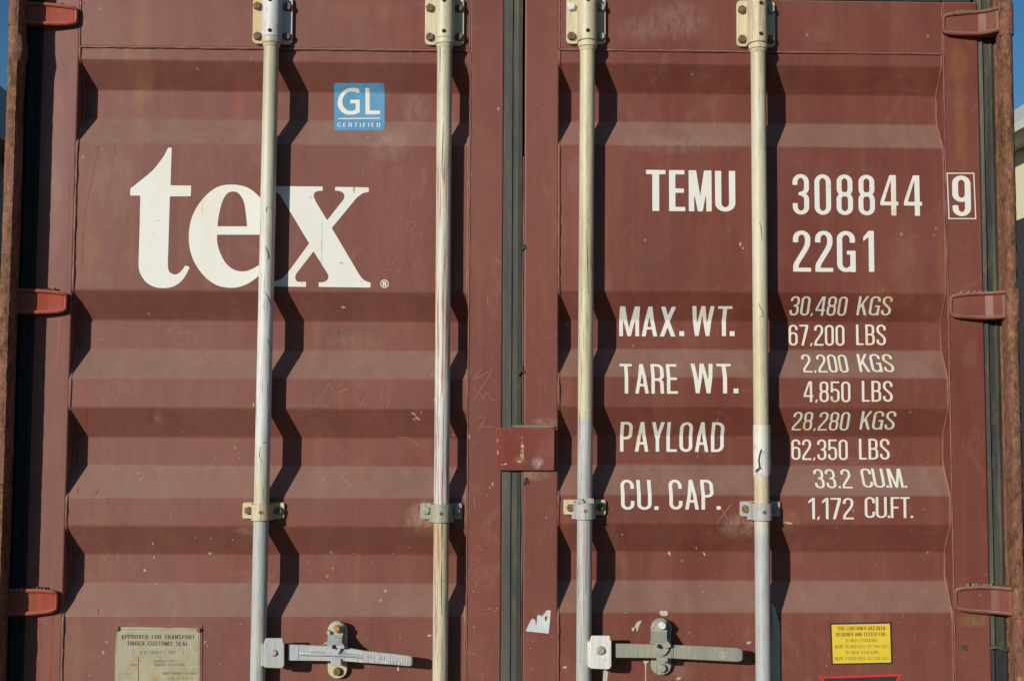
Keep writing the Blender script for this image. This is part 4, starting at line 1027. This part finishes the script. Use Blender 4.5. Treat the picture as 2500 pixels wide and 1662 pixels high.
X_ = smoothpath([(655, 454.5, c_), (788, 455.8, c_), (788, 465.9, c_), (775, 466.8), (766.8, 473), (766.8, 481.6), (770.6, 492, c_), (798.8, 538, c_), (839.8, 486, c_), (841, 477), (835.9, 469.7), (825.5, 466.2), (818, 465.9, c_), (818, 456.4, c_),
      (900.3, 457.9, c_), (900.3, 468.8, c_), (884.9, 472.7), (870, 484, c_), (810, 556.7, c_), (876, 668.5, c_), (887.8, 683.4), (904.7, 690.2, c_), (904.7, 702, c_), (778, 700.3, c_), (778, 689.3, c_), (792.9, 687.8), (801.8, 678.9), (799.4, 667, c_),
      (765.6, 613.6, c_), (723, 668.5, c_), (720.8, 677.4), (724.6, 686.4), (733.5, 688.4, c_), (747.2, 687.8, c_), (747.2, 700.3, c_), (655, 699, c_), (655, 689, c_), (674, 685.5), (689, 679), (703.9, 664, c_), (754.9, 594.4, c_), (689, 484.6, c_), (677.7, 471.2), (655, 464.5, c_)])
lg = MB()
decal(lg, [T_], .0022, KL); decal(lg, [E1, E2], .0022, KL); decal(lg, [X_], .0022, KL)
circ = lambda cx, cy, r, n=28: [(cx+r*math.cos(2*math.pi*i/n), cy+r*math.sin(2*math.pi*i/n)) for i in range(n)]
decal(lg, [circ(938.6, 692.9, 10.2), circ(938.6, 692.9, 8.2)], .0008, KL)
write(lg, "R", 934.6, 943, 686.8, 699, s=.17, res=30)
o = lg.build("logo_lettering", M['white'], doors[0]); o['label'] = "large white serif logo lettering"

# ---------------------------------------------------------------- stickers and plates
st = MB(); q = (815, 938.3, 203.3, 319); r_ = 7
rr = [(a, b_) for a, b_ in rounded(q[0], q[1], q[2], q[3], r_)]
decal(st, [rr], .0035, KL, .0003)
sk = st.build("certification_sticker", M['blue'], doors[0]); sk['label'] = "blue square sticker with white initials"
st = MB()
gc = (852.5, 248)   # round capital G and L
Go = [(600+a/3.37, b_/3.37) for a, b_ in ((934, 735), (900, 727), (862, 726), (815, 742), (775, 785), (757, 838), (763, 882), (790, 922), (830, 943), (868, 946), (905, 940), (938, 927), (938, 823), (860, 823), (860, 853), (904, 853), (904, 905), (870, 915), (835, 908), (806, 880), (795, 838), (803, 800), (828, 770), (862, 757), (900, 760), (934, 770))]
Gp = smoothpath([(p+(1,)) if i in (0, 11, 12, 13, 14, 15, 16, 25) else p for i, p in enumerate(Go)])
Lo = [(600+a/3.37, b_/3.37) for a, b_ in ((982, 726), (1016, 726), (1020, 912), (1106, 912), (1106, 942), (985, 943))]
Ln = [(600+a/3.37, b_/3.37) for a, b_ in ((762, 974), (1106, 970), (1106, 978), (762, 982))]
decal(st, [Gp], .0011, KL, .0006); decal(st, [Lo], .0011, KL, .0006); decal(st, [Ln], .0011, KL, .0006)
write(st, "CERTIFIED", 824, 928.5, 299.5, 310, s=.115, gap=.27, res=26, place=lambda x, z: (x, surf(KL, x, z)-.0006, z))
sk2 = st.build("sticker_initials", M['white'], sk)
sk2.parent = doors[0]

Yq = YC
def quad(mb, pts, Y, th): mb.prism(poly_px(pts, Y), Y, Y+th)
# customs plate on the left door
b = MB(); quad(b, [(277, 1523.5), (494, 1526.5), (494, 1740), (275, 1740)], Yq-.0022, .0022)
cp = b.build("customs_plate", M['weld'], container, bevel=.0006); cp['label'] = "weathered metal customs approval plate on the left door"
b = MB(); quad(b, [(297, 1529.8), (345, 1530), (400, 1531), (410, 1533), (425, 1531), (480, 1533), (488, 1540), (487, 1736), (281, 1736), (281, 1600), (284, 1550), (287, 1541)], Yq-.0034, .0012)
b.build("plate_face", M['plate'], cp)
for c in ((287, 1534.4), (485.5, 1536.8)):
    p = at(*c, Yq-.003); b = MB(); b.cyl((p[0], Yq-.0085, p[2]), (p[0], Yq-.002, p[2]), .0040, .0064, n=16)
    b.build("rivet", M['weld'], cp, smooth=50)
b = MB(); Yi = Yq-.0038
write_flat(b, "APPROVED FOR TRANSPORT", 296.3, 475.7, 1548, 1558.5, Yi, s=.125, gap=.17, space=.6, res=26, tilt=-.0008, widths=dict.fromkeys("APRVEDFOTNS", 1.35))
write_flat(b, "UNDER CUSTOMS SEAL", 312, 459, 1564, 1574.5, Yi, s=.125, gap=.17, space=.6, res=26, tilt=-.0008, widths=dict.fromkeys("UNDERCSTOMAL", 1.35))
b.build("plate_heading", M['ink'], cp)
b = MB()
write_flat(b, "D", 341, 347, 1587.5, 1594.5, Yi, s=.12, res=18)
write_flat(b, "GL-4850-67 / 2007", 352, 429, 1587, 1595, Yi, s=.13, gap=.18, res=20)
write_flat(b, "MANUFACTURER S", 376, 434.5, 1610, 1615.5, Yi, s=.11, gap=.2, res=16)
write_flat(b, "NUMBER JFEX347056", 377, 449, 1618, 1625, Yi, s=.12, gap=.18, res=18)
write_flat(b, "TYPE", 328, 345, 1610, 1614, Yi, s=.1, gap=.2, res=14); write_flat(b, "MODEL", 320, 338, 1619, 1624, Yi, s=.1, gap=.2, res=14)
write_flat(b, "TIMBER COMPONENT TREATMENT", 396, 481, 1639.5, 1645.5, Yi, s=.11, gap=.14, res=18)
write_flat(b, "IM 2007", 410, 470, 1652, 1658, Yi, s=.1, gap=.3, res=16)
for (x0, y0), (x1, y1) in (((289, 1535.5), (484, 1536.2)), ((323, 1584.5), (330, 1584.5)), ((323, 1584.5), (323, 1597)), ((447, 1585), (447, 1597)), ((440, 1597), (447, 1597)),
                           ((286, 1546), (284, 1600)), ((484, 1545), (484, 1632)), ((425, 1631.5), (484, 1631.5)), ((440, 1636), (484, 1636)), ((484, 1636), (484, 1700)), ((288, 1643), (330, 1643))):
    if x0 == x1 or abs(x0-x1) < 4: quad(b, [(x0, y0), (x0+.7, y0), (x1+.7, y1), (x1, y1)], Yi, .0003)
    else: quad(b, [(x0, y0), (x1, y1), (x1, y1+.8), (x0, y0+.8)], Yi, .0003)
b.build("plate_lettering", M['ink_plate'], cp)
b = MB(); quad(b, [(337, 1602), (338.2, 1602), (338.5, 1736), (337.2, 1736)], Yi-.0002, .0004); b.build("plate_rust_run", M['drip'], cp)

# yellow stacking notice
b = MB(); quad(b, [(2026.4, 1520.4), (2177.5, 1517.5), (2179.8, 1619.9), (2030, 1622.8)], Yq-.0008, .0008)
ys = b.build("stacking_notice", M['black'], container); ys['label'] = "yellow stacking notice with dark border on the right door"
b = MB(); quad(b, [(2030.3, 1524.2), (2172.5, 1521.5), (2175.5, 1616), (2033.8, 1618.6)], Yq-.0013, .0003)
b.build("notice_face", M['yellow'], ys)
Yi = Yq-.0016
wid = {c: 1.35 for c in "ABCDEFGHIKLMNOPRSTUVW0123456789"}
b = MB()
for t, x0, x1, yc in (("THIS CONTAINER HAS BEEN", 823, 1217, 1133), ("DESIGNED AND TESTED FOR:", 813, 1225, 1183)):
    write_flat(b, t, 1800+x0/3.37, 1800+x1/3.37, 1197+(yc-16)/3.37, 1197+(yc+15)/3.37, Yi, s=.115, gap=.14, space=.36, res=24, widths=wid, tilt=.0008)
b.build("notice_heading", M['ink'], ys)
b = MB()
for t, x0, x1, yc in (("8 HIGH STACKING", 892, 1153, 1233), ("MGW 30,480 KGS (67,200 LBS)", 803, 1243, 1283), ("10 HIGH STACKING", 888, 1165, 1331), ("MGW 24,000 KGS (52,910 LBS)", 803, 1247, 1381)):
    write_flat(b, t, 1800+x0/3.37, 1800+x1/3.37, 1197+(yc-15)/3.37, 1197+(yc+13)/3.37, Yi, s=.11, gap=.14, space=.42, res=24, widths=wid, tilt=.0008)
b.build("notice_lettering", M['ink_faded'], ys)
# red bordered warning triangle, only its top edge shows
b = MB(); quad(b, [(2001, 1650), (2202.7, 1644), (2106, 1810), (2100, 1810)], Yq-.0008, .0008)
ws = b.build("warning_sticker", M['red'], container); ws['label'] = "red bordered black warning triangle at the bottom of the right door"
b = MB(); quad(b, [(2010, 1655.5), (2193, 1650), (2104, 1800), (2101, 1800)], Yq-.0013, .0003); b.build("sticker_face", M['black'], ws)
# torn silver label on the right stile
b = MB(); quad(b, [(1284, 1539.7), (1287.5, 1530), (1290.5, 1524), (1293, 1519), (1295, 1516), (1298, 1509), (1300, 1512), (1301.5, 1507), (1304, 1513), (1306.5, 1511), (1308, 1524), (1310, 1523), (1311, 1508), (1313, 1501), (1316, 1499), (1318, 1503), (1321, 1500), (1324, 1506), (1326, 1499), (1329, 1497), (1333, 1490), (1338, 1488.5), (1344.5, 1489.5), (1342, 1520), (1339.5, 1545.7)], -.0004, .0009)
tl = b.build("torn_label", M['silver'], container); tl['label'] = "torn silver label low on the stile beside the door joint"
b = MB(); quad(b, [(1330, 1506), (1334, 1502), (1336, 1506), (1333, 1516), (1330, 1512)], -.0012, .0002); b.build("label_tear", M['paint'], tl)

# ---------------------------------------------------------------- marks on the paint
def ribbon(mb, pts, wd, off=.0003):
    """thin painted line through photo points on the door surface; wd in millimetres, one value or a list"""
    ps = []
    for (a, b_), (c, d_) in zip(pts, pts[1:]):
        n = max(1, int(math.hypot(c-a, d_-b_)/9))
        for k in range(n): ps.append((a+(c-a)*k/n, b_+(d_-b_)*k/n))
    ps.append(pts[-1])
    W = [on_panel(*p) for p in ps]; n = len(W); vs = []
    for i, p in enumerate(W):
        q0, q1 = W[max(0, i-1)], W[min(n-1, i+1)]
        dx, dz = q1[0]-q0[0], q1[2]-q0[2]; l = math.hypot(dx, dz) or 1
        w_ = (np.interp(i/(n-1), np.linspace(0, 1, len(wd)), wd) if isinstance(wd, (list, tuple)) else wd)*.0005
        for sg in (1, -1):
            x, z = p[0]-dz/l*w_*sg, p[2]+dx/l*w_*sg
            vs.append((x, p[1]-off-.0006*0, z))
    mb.add(vs, [(2*i, 2*i+1, 2*i+3, 2*i+2) for i in range(n-1)])
dl, dr = MB(), MB()
for pts, wd in (([(147, 84), (145, 95), (142, 105)], [3, 2]), ([(172, 80), (169, 101), (164, 112), (159, 123)], [4, 3, 2]),
                ([(146, 778), (145, 800), (142, 860), (138, 889), (132, 916), (125, 925), (121, 940), (119.6, 954)], [5, 5, 4, 3, 2]),
                ([(196, 927), (201.8, 951), (207.7, 990), (211.3, 1013), (210, 1043)], [1, 4, 5, 4, 1]),
                ([(243, 1189), (237, 1203), (227, 1210), (223, 1235), (221, 1262)], [1, 3, 4, 3, 2]), ([(266, 1201), (264, 1215), (262.6, 1231)], [2, 5, 3]),
                ([(486, 1209), (484, 1225), (482, 1244)], [2, 3, 2]), ([(190, 1188), (190, 1203)], [3, 4]),
                ([(127.6, 1503), (126, 1580), (123, 1662)], [6, 5, 4]), ([(98, 1512), (98, 1586)], [5, 3]), ([(86, 1583), (91, 1620), (97, 1662)], [2, 3, 3]),
                ([(240.5, 1485), (240, 1499)], [3, 2]), ([(543, 338), (540, 360), (538.5, 379)], [1, 3, 1]), ([(206, 6), (198, 8), (187, 11)], [2, 4, 2])):
    dl = MB(); ribbon(dl, pts, wd); dl.build("paint_drip", M['drip'], doors[0])
b = MB()
for pts, wd in (([(240, 357), (234, 390), (222, 450), (208, 515), (203, 545)], [1, 2, 1.5, 2, 1]), ([(276, 354), (279, 366), (283, 377)], [3, 2, 3]), 
                ([(203, 560), (201, 600), (199, 660)], [2, 4, 2]), ([(170, 22+400), (160, 900), (152, 1180)], [1, 1.5, 1]), ([(370, 380), (373, 440)], [1, .5])):
    ribbon(b, pts, wd)
b.build("rust_streaks", M['rustmark'], doors[0])
# hand-scratched characters
S6 = lambda ox, oy, l: [(ox+a/3.37, oy+b_/3.37) for a, b_ in l]
sl_, sd_ = MB(), MB(); fl_ = MB()
for l in (S6(0, 400, [(1378, 1372), (1405, 1366), (1412, 1380), (1400, 1398), (1376, 1407)]), S6(0, 400, [(1472, 1335), (1488, 1365), (1484, 1392), (1470, 1410)]),
          S6(0, 400, [(1538, 1350), (1548, 1358), (1538, 1385), (1555, 1390), (1585, 1391)]), S6(0, 400, [(785, 1462), (820, 1445), (872, 1436)]),
          S6(600, 800, [(1868, 425), (1905, 375), (1945, 340)]), S6(600, 800, [(1868, 425), (1930, 400), (1975, 370), (2025, 350), (2000, 400), (1940, 490), (1875, 595)]),
          S6(600, 800, [(1885, 565), (1925, 530), (1960, 610), (1955, 560), (1985, 532), (2010, 550)]), S6(600, 800, [(2000, 565), (2012, 580), (2035, 592), (2075, 602)]),
          S6(600, 800, [(1905, 738), (1940, 728), (1975, 742), (1950, 780), (1905, 830), (1960, 812), (2040, 815)]), S6(600, 800, [(1884, 475), (1882, 530)]),
          S6(600, 800, [(775, 1200), (815, 1245), (860, 1298)]), S6(600, 800, [(1190, 570), (1162, 662)]), S6(600, 800, [(980, 565), (938, 662)]), S6(600, 800, [(570, 662), (580, 630)]),
          S6(600, 800, [(755, 532), (842, 500)]), S6(600, 800, [(640, 530), (690, 455), (720, 527)]), S6(600, 800, [(1240, 898), (1330, 905), (1380, 930), (1425, 975)]),
          S6(600, 0, [(1340, 405), (1362, 472)]), S6(1200, 800, [(1970, 1450), (1890, 1560)]), S6(1200, 1197, [(1970, 110), (1905, 200), (1850, 275)]), S6(1200, 1197, [(1880, 130), (1940, 230)]),
          S6(600, 1197, [(1875, 70), (1890, 150)]), S6(600, 1197, [(1990, 230), (2005, 290)]), S6(600, 400, [(2055, 780), (2110, 840)]), S6(600, 400, [(1985, 1085), (1992, 1160)]), S6(600, 400, [(2060, 1110), (2068, 1170)]),
          S6(600, 1197, [(880, 1145), (930, 1200)]), S6(600, 1197, [(970, 1205), (1010, 1235)]), S6(600, 400, [(1170, 872), (1210, 875)]), S6(600, 400, [(1235, 876), (1285, 883)]), S6(1200, 1197, [(1980, 1290), (1000, 1290)])[:1]*2):
    (sl_ if sum(p[0] for p in l)/len(l) < 1262 else sd_) and ribbon(sl_ if sum(p[0] for p in l)/len(l) < 1262 else sd_, l, [.7, 1.1, .7])
for l in (S6(600, 0, [(1000, 1350), (970, 1390), (963, 1470)]), S6(600, 0, [(1000, 1350), (1040, 1352), (1045, 1375), (985, 1405)]), S6(600, 0, [(1105, 1390), (1085, 1460)]), S6(600, 0, [(1295, 1350), (1270, 1480)]), S6(600, 0, [(1190, 1380), (1185, 1430)]),
          S6(600, 400, [(1370, 262), (1345, 400)]), S6(600, 400, [(1260, 280), (1255, 330)]), S6(600, 400, [(1145, 370), (1175, 360), (1180, 290)]), S6(600, 400, [(1180, 578), (1230, 548), (1255, 500), (1235, 645)]),
          S6(600, 400, [(1330, 475), (1325, 585)]), S6(600, 400, [(1310, 480), (1400, 472), (1395, 520), (1340, 560)]), S6(600, 400, [(1390, 580), (1445, 570), (1440, 640)]), S6(600, 400, [(1070, 585), (1092, 620), (1080, 700), (1045, 770), (1050, 825), (1100, 800)]),
          S6(600, 400, [(1155, 800), (1200, 740), (1245, 730), (1240, 770), (1210, 825)]), S6(600, 400, [(1290, 790), (1300, 825)]), S6(600, 400, [(1380, 800), (1392, 858)]), S6(600, 400, [(1420, 775), (1455, 778)]), S6(600, 400, [(1005, 800), (1045, 785)]),
          S6(0, 800, [(1135, 235), (1150, 215)]), S6(0, 800, [(1160, 225), (1145, 300)]), S6(0, 800, [(1215, 235), (1270, 205)]), S6(0, 800, [(1210, 260), (1262, 250), (1225, 305)]), S6(0, 800, [(1300, 250), (1290, 310)]), S6(0, 800, [(1330, 245), (1345, 290), (1320, 300)]),
          S6(0, 800, [(1380, 270), (1430, 250)]), S6(0, 800, [(1405, 240), (1395, 300)]), S6(0, 800, [(1490, 245), (1520, 240), (1500, 290), (1560, 270), (1590, 240), (1600, 268), (1640, 240)]), S6(0, 800, [(1830, 220), (1815, 260), (1835, 285), (1880, 240)]),
          S6(0, 800, [(780, 535), (830, 525)]), S6(0, 800, [(805, 520), (830, 590), (865, 575)]), S6(0, 800, [(905, 560), (940, 545)]), S6(0, 800, [(925, 520), (922, 580)]), S6(0, 800, [(975, 515), (985, 560)]),
          S6(0, 400, [(935, 1300), (920, 1350)]), S6(0, 400, [(960, 1330), (935, 1385)]), S6(0, 400, [(985, 1350), (1040, 1355)]), S6(0, 400, [(1010, 1310), (995, 1345)]), S6(0, 400, [(840, 1420), (800, 1500)]),
          S6(600, 800, [(600, 560), (570, 660)]), S6(600, 800, [(600, 560), (640, 575), (610, 620), (690, 655)]), S6(600, 800, [(915, 465), (960, 500), (980, 480)]), S6(600, 800, [(960, 430), (925, 500)]), S6(600, 800, [(1130, 460), (1110, 560), (1125, 600)]),
          S6(600, 800, [(780, 430), (820, 430), (760, 490)])):
    ribbon(fl_, l, .9)
for _ in range(90):
    a = random.uniform(170, 2290); c = 1662-abs(random.gauss(0, 520)); an = random.gauss(1.45, .5); L_ = random.uniform(5, 26)
    if 1215 < a < 1285 or c < 150: continue
    ribbon(fl_ if a < 1262 else sd_, [(a, c), (a+.5*L_*math.cos(an)+random.uniform(-1, 1), c+.5*L_*math.sin(an)), (a+L_*math.cos(an), c+L_*math.sin(an))], [.2, .8, .2])
tag(sl_.build("scratches", M['scratch'], doors[0]), kind='stuff'); tag(sd_.build("scratches", M['scratch'], doors[1]), kind='stuff'); tag(fl_.build("faint_scratches", M['scratch_faint'], doors[0]), kind='stuff')
b = MB()
for l in (S6(600, 400, [(668, 1445), (665, 1400), (690, 1355), (710, 1370), (680, 1405), (668, 1440), (720, 1440)]), S6(600, 400, [(750, 1435), (765, 1370), (760, 1420), (800, 1370), (795, 1425)]),
          S6(600, 400, [(870, 1370), (830, 1385), (820, 1410), (850, 1415), (878, 1372), (870, 1420)]), S6(600, 400, [(950, 1475), (985, 1380), (970, 1360), (955, 1380)]),
          S6(600, 400, [(1145, 1342), (1060, 1345), (1045, 1380), (1095, 1385), (1110, 1410), (1060, 1440), (1000, 1435)]), S6(600, 400, [(1000, 1350), (1030, 1385)]), S6(600, 400, [(790, 1515), (800, 1508), (812, 1518)])):
    ribbon(b, l, [1.6, 2.6, 1.6])
tag(b.build("marker_scribble", M['scribble'], doors[0]), kind='stuff')
# paint chips and spatter, thickest low down and beside the joint
cl, cr = MB(), MB()
def chip(mb, px, py, w_, h_, rot=0):
    p = on_panel(px, py); n = random.randint(4, 6); pts = []
    for i in range(n):
        a = 2*math.pi*i/n+random.uniform(-.3, .3); k = random.uniform(.6, 1.1)
        x, z = w_*k*math.cos(a), h_*k*math.sin(a)
        x, z = x*math.cos(rot)-z*math.sin(rot), x*math.sin(rot)+z*math.cos(rot)
        X1, Z1 = p[0]+x*.001, p[2]+z*.001
        pts.append((X1, surf(door_of(px)[0], X1, Z1)-.0003, Z1))
    mb.add(pts, [tuple(range(n))])
for _ in range(330):
    u = random.random()
    px = random.gauss(1190, 70) if u < .35 else random.uniform(165, 2300)
    py = 1662-abs(random.gauss(0, 330)); 
    if py < 130 or 1222 < px < 1280: continue
    s_ = random.choice((.7, .8, 1.0, 1.2, 1.7))
    chip(cl if px < 1262 else cr, px, py, s_*random.uniform(.5, 1), s_*random.uniform(.8, 2.0), random.uniform(-.5, .5))
for px, py, a, b_, r0 in ((1010, 1012, 6, 10, .8), (1018, 1020, 3, 10, .9), (1012, 1022, 4, 4, 0), (1145, 1080-13, 2, 8, 0), (972, 1640-8, 2.5, 9, .1), (1049, 1550, 7, 4, .3), (513, 1350, 5, 4.5, 0), (353, 1391, 4, 5, .3),
                          (374, 1327, 2, 5, .2), (376, 1360, 2, 5, 0), (269, 1036, 2, 1.5, 0), (838, 750, 7, 3.5, 0), (619, 988, 1.5, 9, .1), (338, 1154, 3, 2, 0), (445, 1055, 4, 1, 0), (1196, 1220-30, 2, 4, 0)):
    chip(cl, px, py, a, b_, r0)
for px, py, a, b_, r0 in ((1634, 1350, 4, 6, .5), (1720, 1352, 3, 7, .5), (1828, 1568, 8, 5, .3), (1640, 1623, 4, 5, 0), (1379, 1628, 7, 4, 0), (1808, 595, 4, 9, -.4), (1815, 606, 3, 5, 0), (1657, 1655, 6, 4, .2), (1925, 1276, 12, 3.5, -.2), (1519, 1304, 3, 2, 0), (1700, 1337, 2, 5, .4)):
    chip(cr, px, py, a, b_, r0)
tag(cl.build("paint_chips", M['chip'], doors[0]), kind='stuff'); tag(cr.build("paint_chips", M['chip'], doors[1]), kind='stuff')
# chips on the latch plate
b = MB()
for px, py, a, c in ((1214.8, 1075, 1.5, 6), (1215.5, 1104, 1.8, 7), (1226, 1134, 3, 2.5), (1234, 1132.5, 4, 3), (1276, 1088, 4, 4), (1275, 1068, 1.5, 2), (1269, 1067, 1.2, 1), (1277, 1114, 2, 9), (1272, 1112, 2, 4), (1268, 1126, 8, 2), (1275, 1100, 3, 3)):
    p = at(px, py, -.0125); pts = []
    for i in range(6):
        t = 2*math.pi*i/6; k = random.uniform(.6, 1.1); pts.append((p[0]+a*.001*k*math.cos(t), -.0127, p[2]+c*.001*k*math.sin(t)))
    b.add(pts, [tuple(range(6))])
tag(b.build("bare_patches", M['chip'], lpz), kind='stuff')
# cream paint spills
b = MB()
for pts in ([(1610, 1493), (1613, 1489), (1619, 1491), (1626, 1490), (1630, 1494), (1630, 1500), (1624, 1502.5), (1616, 1502), (1612, 1499)],
            [(1564, 1514), (1566, 1515), (1562, 1523), (1559, 1530), (1556, 1540), (1553, 1538), (1554, 1533), (1549, 1532), (1546, 1541), (1543, 1538), (1542, 1532), (1549, 1530), (1553, 1521), (1559, 1516)],
            [(1570, 1610), (1586, 1611), (1580, 1617), (1577.5, 1624), (1577, 1700), (1574.5, 1700), (1575, 1630), (1573, 1618)],
            [(1473, 1640), (1484, 1639), (1482, 1662), (1481, 1700), (1473, 1700)],
            [(1884, 1486), (1889, 1480), (1894, 1484), (1896, 1500), (1902, 1520), (1905, 1560), (1904, 1610), (1905, 1700), (1884, 1700)]):
    b = MB(); decal(b, [smoothpath(pts, 3)], .0020, KR, .0003); b.build("paint_spill", M['cream_spill'], doors[1])
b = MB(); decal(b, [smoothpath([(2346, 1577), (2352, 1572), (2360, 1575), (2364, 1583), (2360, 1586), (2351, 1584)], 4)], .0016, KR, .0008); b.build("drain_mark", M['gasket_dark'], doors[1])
# the forged letters and emblem on the handles
b = MB(); write_flat(b, "SAE JIN", 893, 938, 1596.5, 1607, YH-.0026, s=.12, gap=.14, res=24, tilt=-.004); write_flat(b, "MIRYANG", 940, 994, 1610, 1619, YH-.0036, s=.12, gap=.14, res=24, tilt=-.003)
b.build("raised_letters", M['hub_white'], hd)
b = MB(); Ye = YH-.0016
pc = at(1766, 1598, Ye)
for ra, rb in ((.0092, .0080),):
    n = 28; vs = [(pc[0]+r_*math.cos(2*math.pi*i/n), Ye, pc[2]+r_*math.sin(2*math.pi*i/n)) for r_ in (ra, rb) for i in range(n)]
    b.add(vs, [(i, (i+1) % n, n+(i+1) % n, n+i) for i in range(n)])
write_flat(b, "S", 1762, 1770, 1592, 1604, Ye, s=.14, res=24); b.build("emblem", M['brk2'], hd2)

def barmark(i, pts, wd, mat, name="scratch_and_dent_mark"):
    fx, yr = BX[i]; W = []; b = MB()
    for a, c in pts:
        p = at(a, c, yr-RR); dx = max(-.95, min(.95, (p[0]-fx(p[2]))/RR)); W.append(Vector((fx(p[2])+dx*(RR+.0004), yr-math.sqrt(1-dx*dx)*(RR+.0006), p[2])))
    b.tube(W, [wd*.3]+[wd]*(len(W)-2)+[wd*.3], 5)
    b.build(name, mat, [o for o in bpy.data.objects if o.name.startswith("locking_bar")][i])
ink = flat("bar_scratch", (0.10, 0.085, 0.07), .8)
for i, pts in ((0, [(648, 600), (652, 612), (655, 622), (654, 632)]), (0, [(648, 607), (656, 617)]), (0, [(656, 624), (660, 634)]), (0, [(645, 711), (652, 722), (658, 738), (662, 752)]), (0, [(654, 503), (650, 512), (651, 519)]),
               (0, [(651, 826), (656, 838), (661, 848), (663, 862)]), (0, [(640, 1082), (646, 1079), (652, 1082)]), (0, [(636, 1090), (633, 1110), (638, 1130)]), (3, [(1852, 738), (1856, 750), (1861, 760), (1863, 772)]), (3, [(1853, 779), (1858, 770)]),  # dents low on the first bar drawn in as dark shading lines
               (3, [(1854, 540), (1858, 560), (1860, 585)]), (1, [(1082, 300), (1081, 340), (1079, 400), (1080, 440)]), (1, [(1078, 1370), (1077, 1420), (1078, 1500)]), (2, [(1432, 560), (1434, 640), (1436, 720)])):
    barmark(i, pts, .0009, ink)
b = MB(); Yt = BX[3][1]-RR-.0022
b.prism(poly_px([(1858, 1095), (1860, 1100), (1855.5, 1112), (1854, 1124), (1856, 1138), (1859, 1143), (1853, 1146), (1848, 1150), (1843, 1153), (1845, 1147), (1850, 1143), (1853, 1141), (1851, 1124), (1853, 1110)], Yt), Yt, Yt+.002)
b.build("tape_tear", ink, bar4)

# ---------------------------------------------------------------- buildings behind
def wallmat(name, col, rib=0):
    n = NT(name); c = n.mix(n.ramp(n.noise((1.5, 1.5, .4), (0, 0, 0), 4), .3, .7), col, tuple(v*.93 for v in col)); return n.done(c, .7, .3)
cream_w = wallmat("cream_cladding", (0.80, 0.745, 0.52)); grey_w = wallmat("grey_green_cladding", (0.20, 0.19, 0.13)); roof_w = wallmat("pale_roof_sheet", (0.62, 0.60, 0.52)); dark_w = wallmat("dark_plinth", (0.045, 0.045, 0.05)); roof_d = wallmat("dark_roof_sheet", (0.36, 0.32, 0.25))
def shed(name, lab, x0, x1, yf, depth, z_eave, z_plinth, wall, plinth, roof, fascia, rise):
    t = empty(name, ((x0+x1)/2, yf, 0)); tag(t, lab, "building")
    L = Matrix.Translation((-(x0+x1)/2, -yf, 0))
    def put(b, nm, mt):
        b.v = [(x-(x0+x1)/2, y-yf, z) for x, y, z in b.v]; return b.build(nm, mt, t)
    b = MB(); b.box(x0, x1, yf, yf+depth, z_plinth, z_eave); put(b, "wall", wall)
    b = MB(); b.box(x0-.02, x1+.02, yf-.03, yf+depth, 0, z_plinth-.002); put(b, "plinth", plinth)
    b = MB(); o_ = .45; e = z_eave+.004
    xm = (x0+x1)/2
    b.add([(x0-o_, yf-o_, e), (x1+o_, yf-o_, e), (x1+o_, yf+depth+o_, e), (x0-o_, yf+depth+o_, e), (x0-o_, yf-o_, e+fascia), (x1+o_, yf-o_, e+fascia), (x1+o_, yf+depth+o_, e+fascia), (x0-o_, yf+depth+o_, e+fascia), (xm, yf-o_, e+fascia+rise), (xm, yf+depth+o_, e+fascia+rise)],
          [(0, 1, 2, 3), (0, 4, 8, 5, 1), (1, 5, 6, 2), (2, 6, 9, 7, 3), (3, 7, 4, 0), (4, 7, 9, 8), (5, 8, 9, 6)])
    put(b, "roof", roof)
    return t
YF = 11.0
pw = at(2480, 328, YF); pe = at(2480, 284, YF-.45); pd = at(2480, 505, YF)
shed("warehouse", "cream clad building with pale roof, seen past the right post", pw[0]+.40, pw[0]+12, YF, 9, pw[2], pd[2], cream_w, dark_w, roof_w, max(.1, pe[2]-pw[2]), 4.0)
pl_ = at(14, 350, YF); ple = at(10, 328, YF-.45)
shed("storage_shed", "dark grey green building seen past the left post", pl_[0]-9, pl_[0]-.42, YF, 8, pl_[2], .4, grey_w, dark_w, roof_d, .08, 4.0)
print("verts", sum(len(o.data.vertices) for o in bpy.data.objects if o.type == 'MESH'))
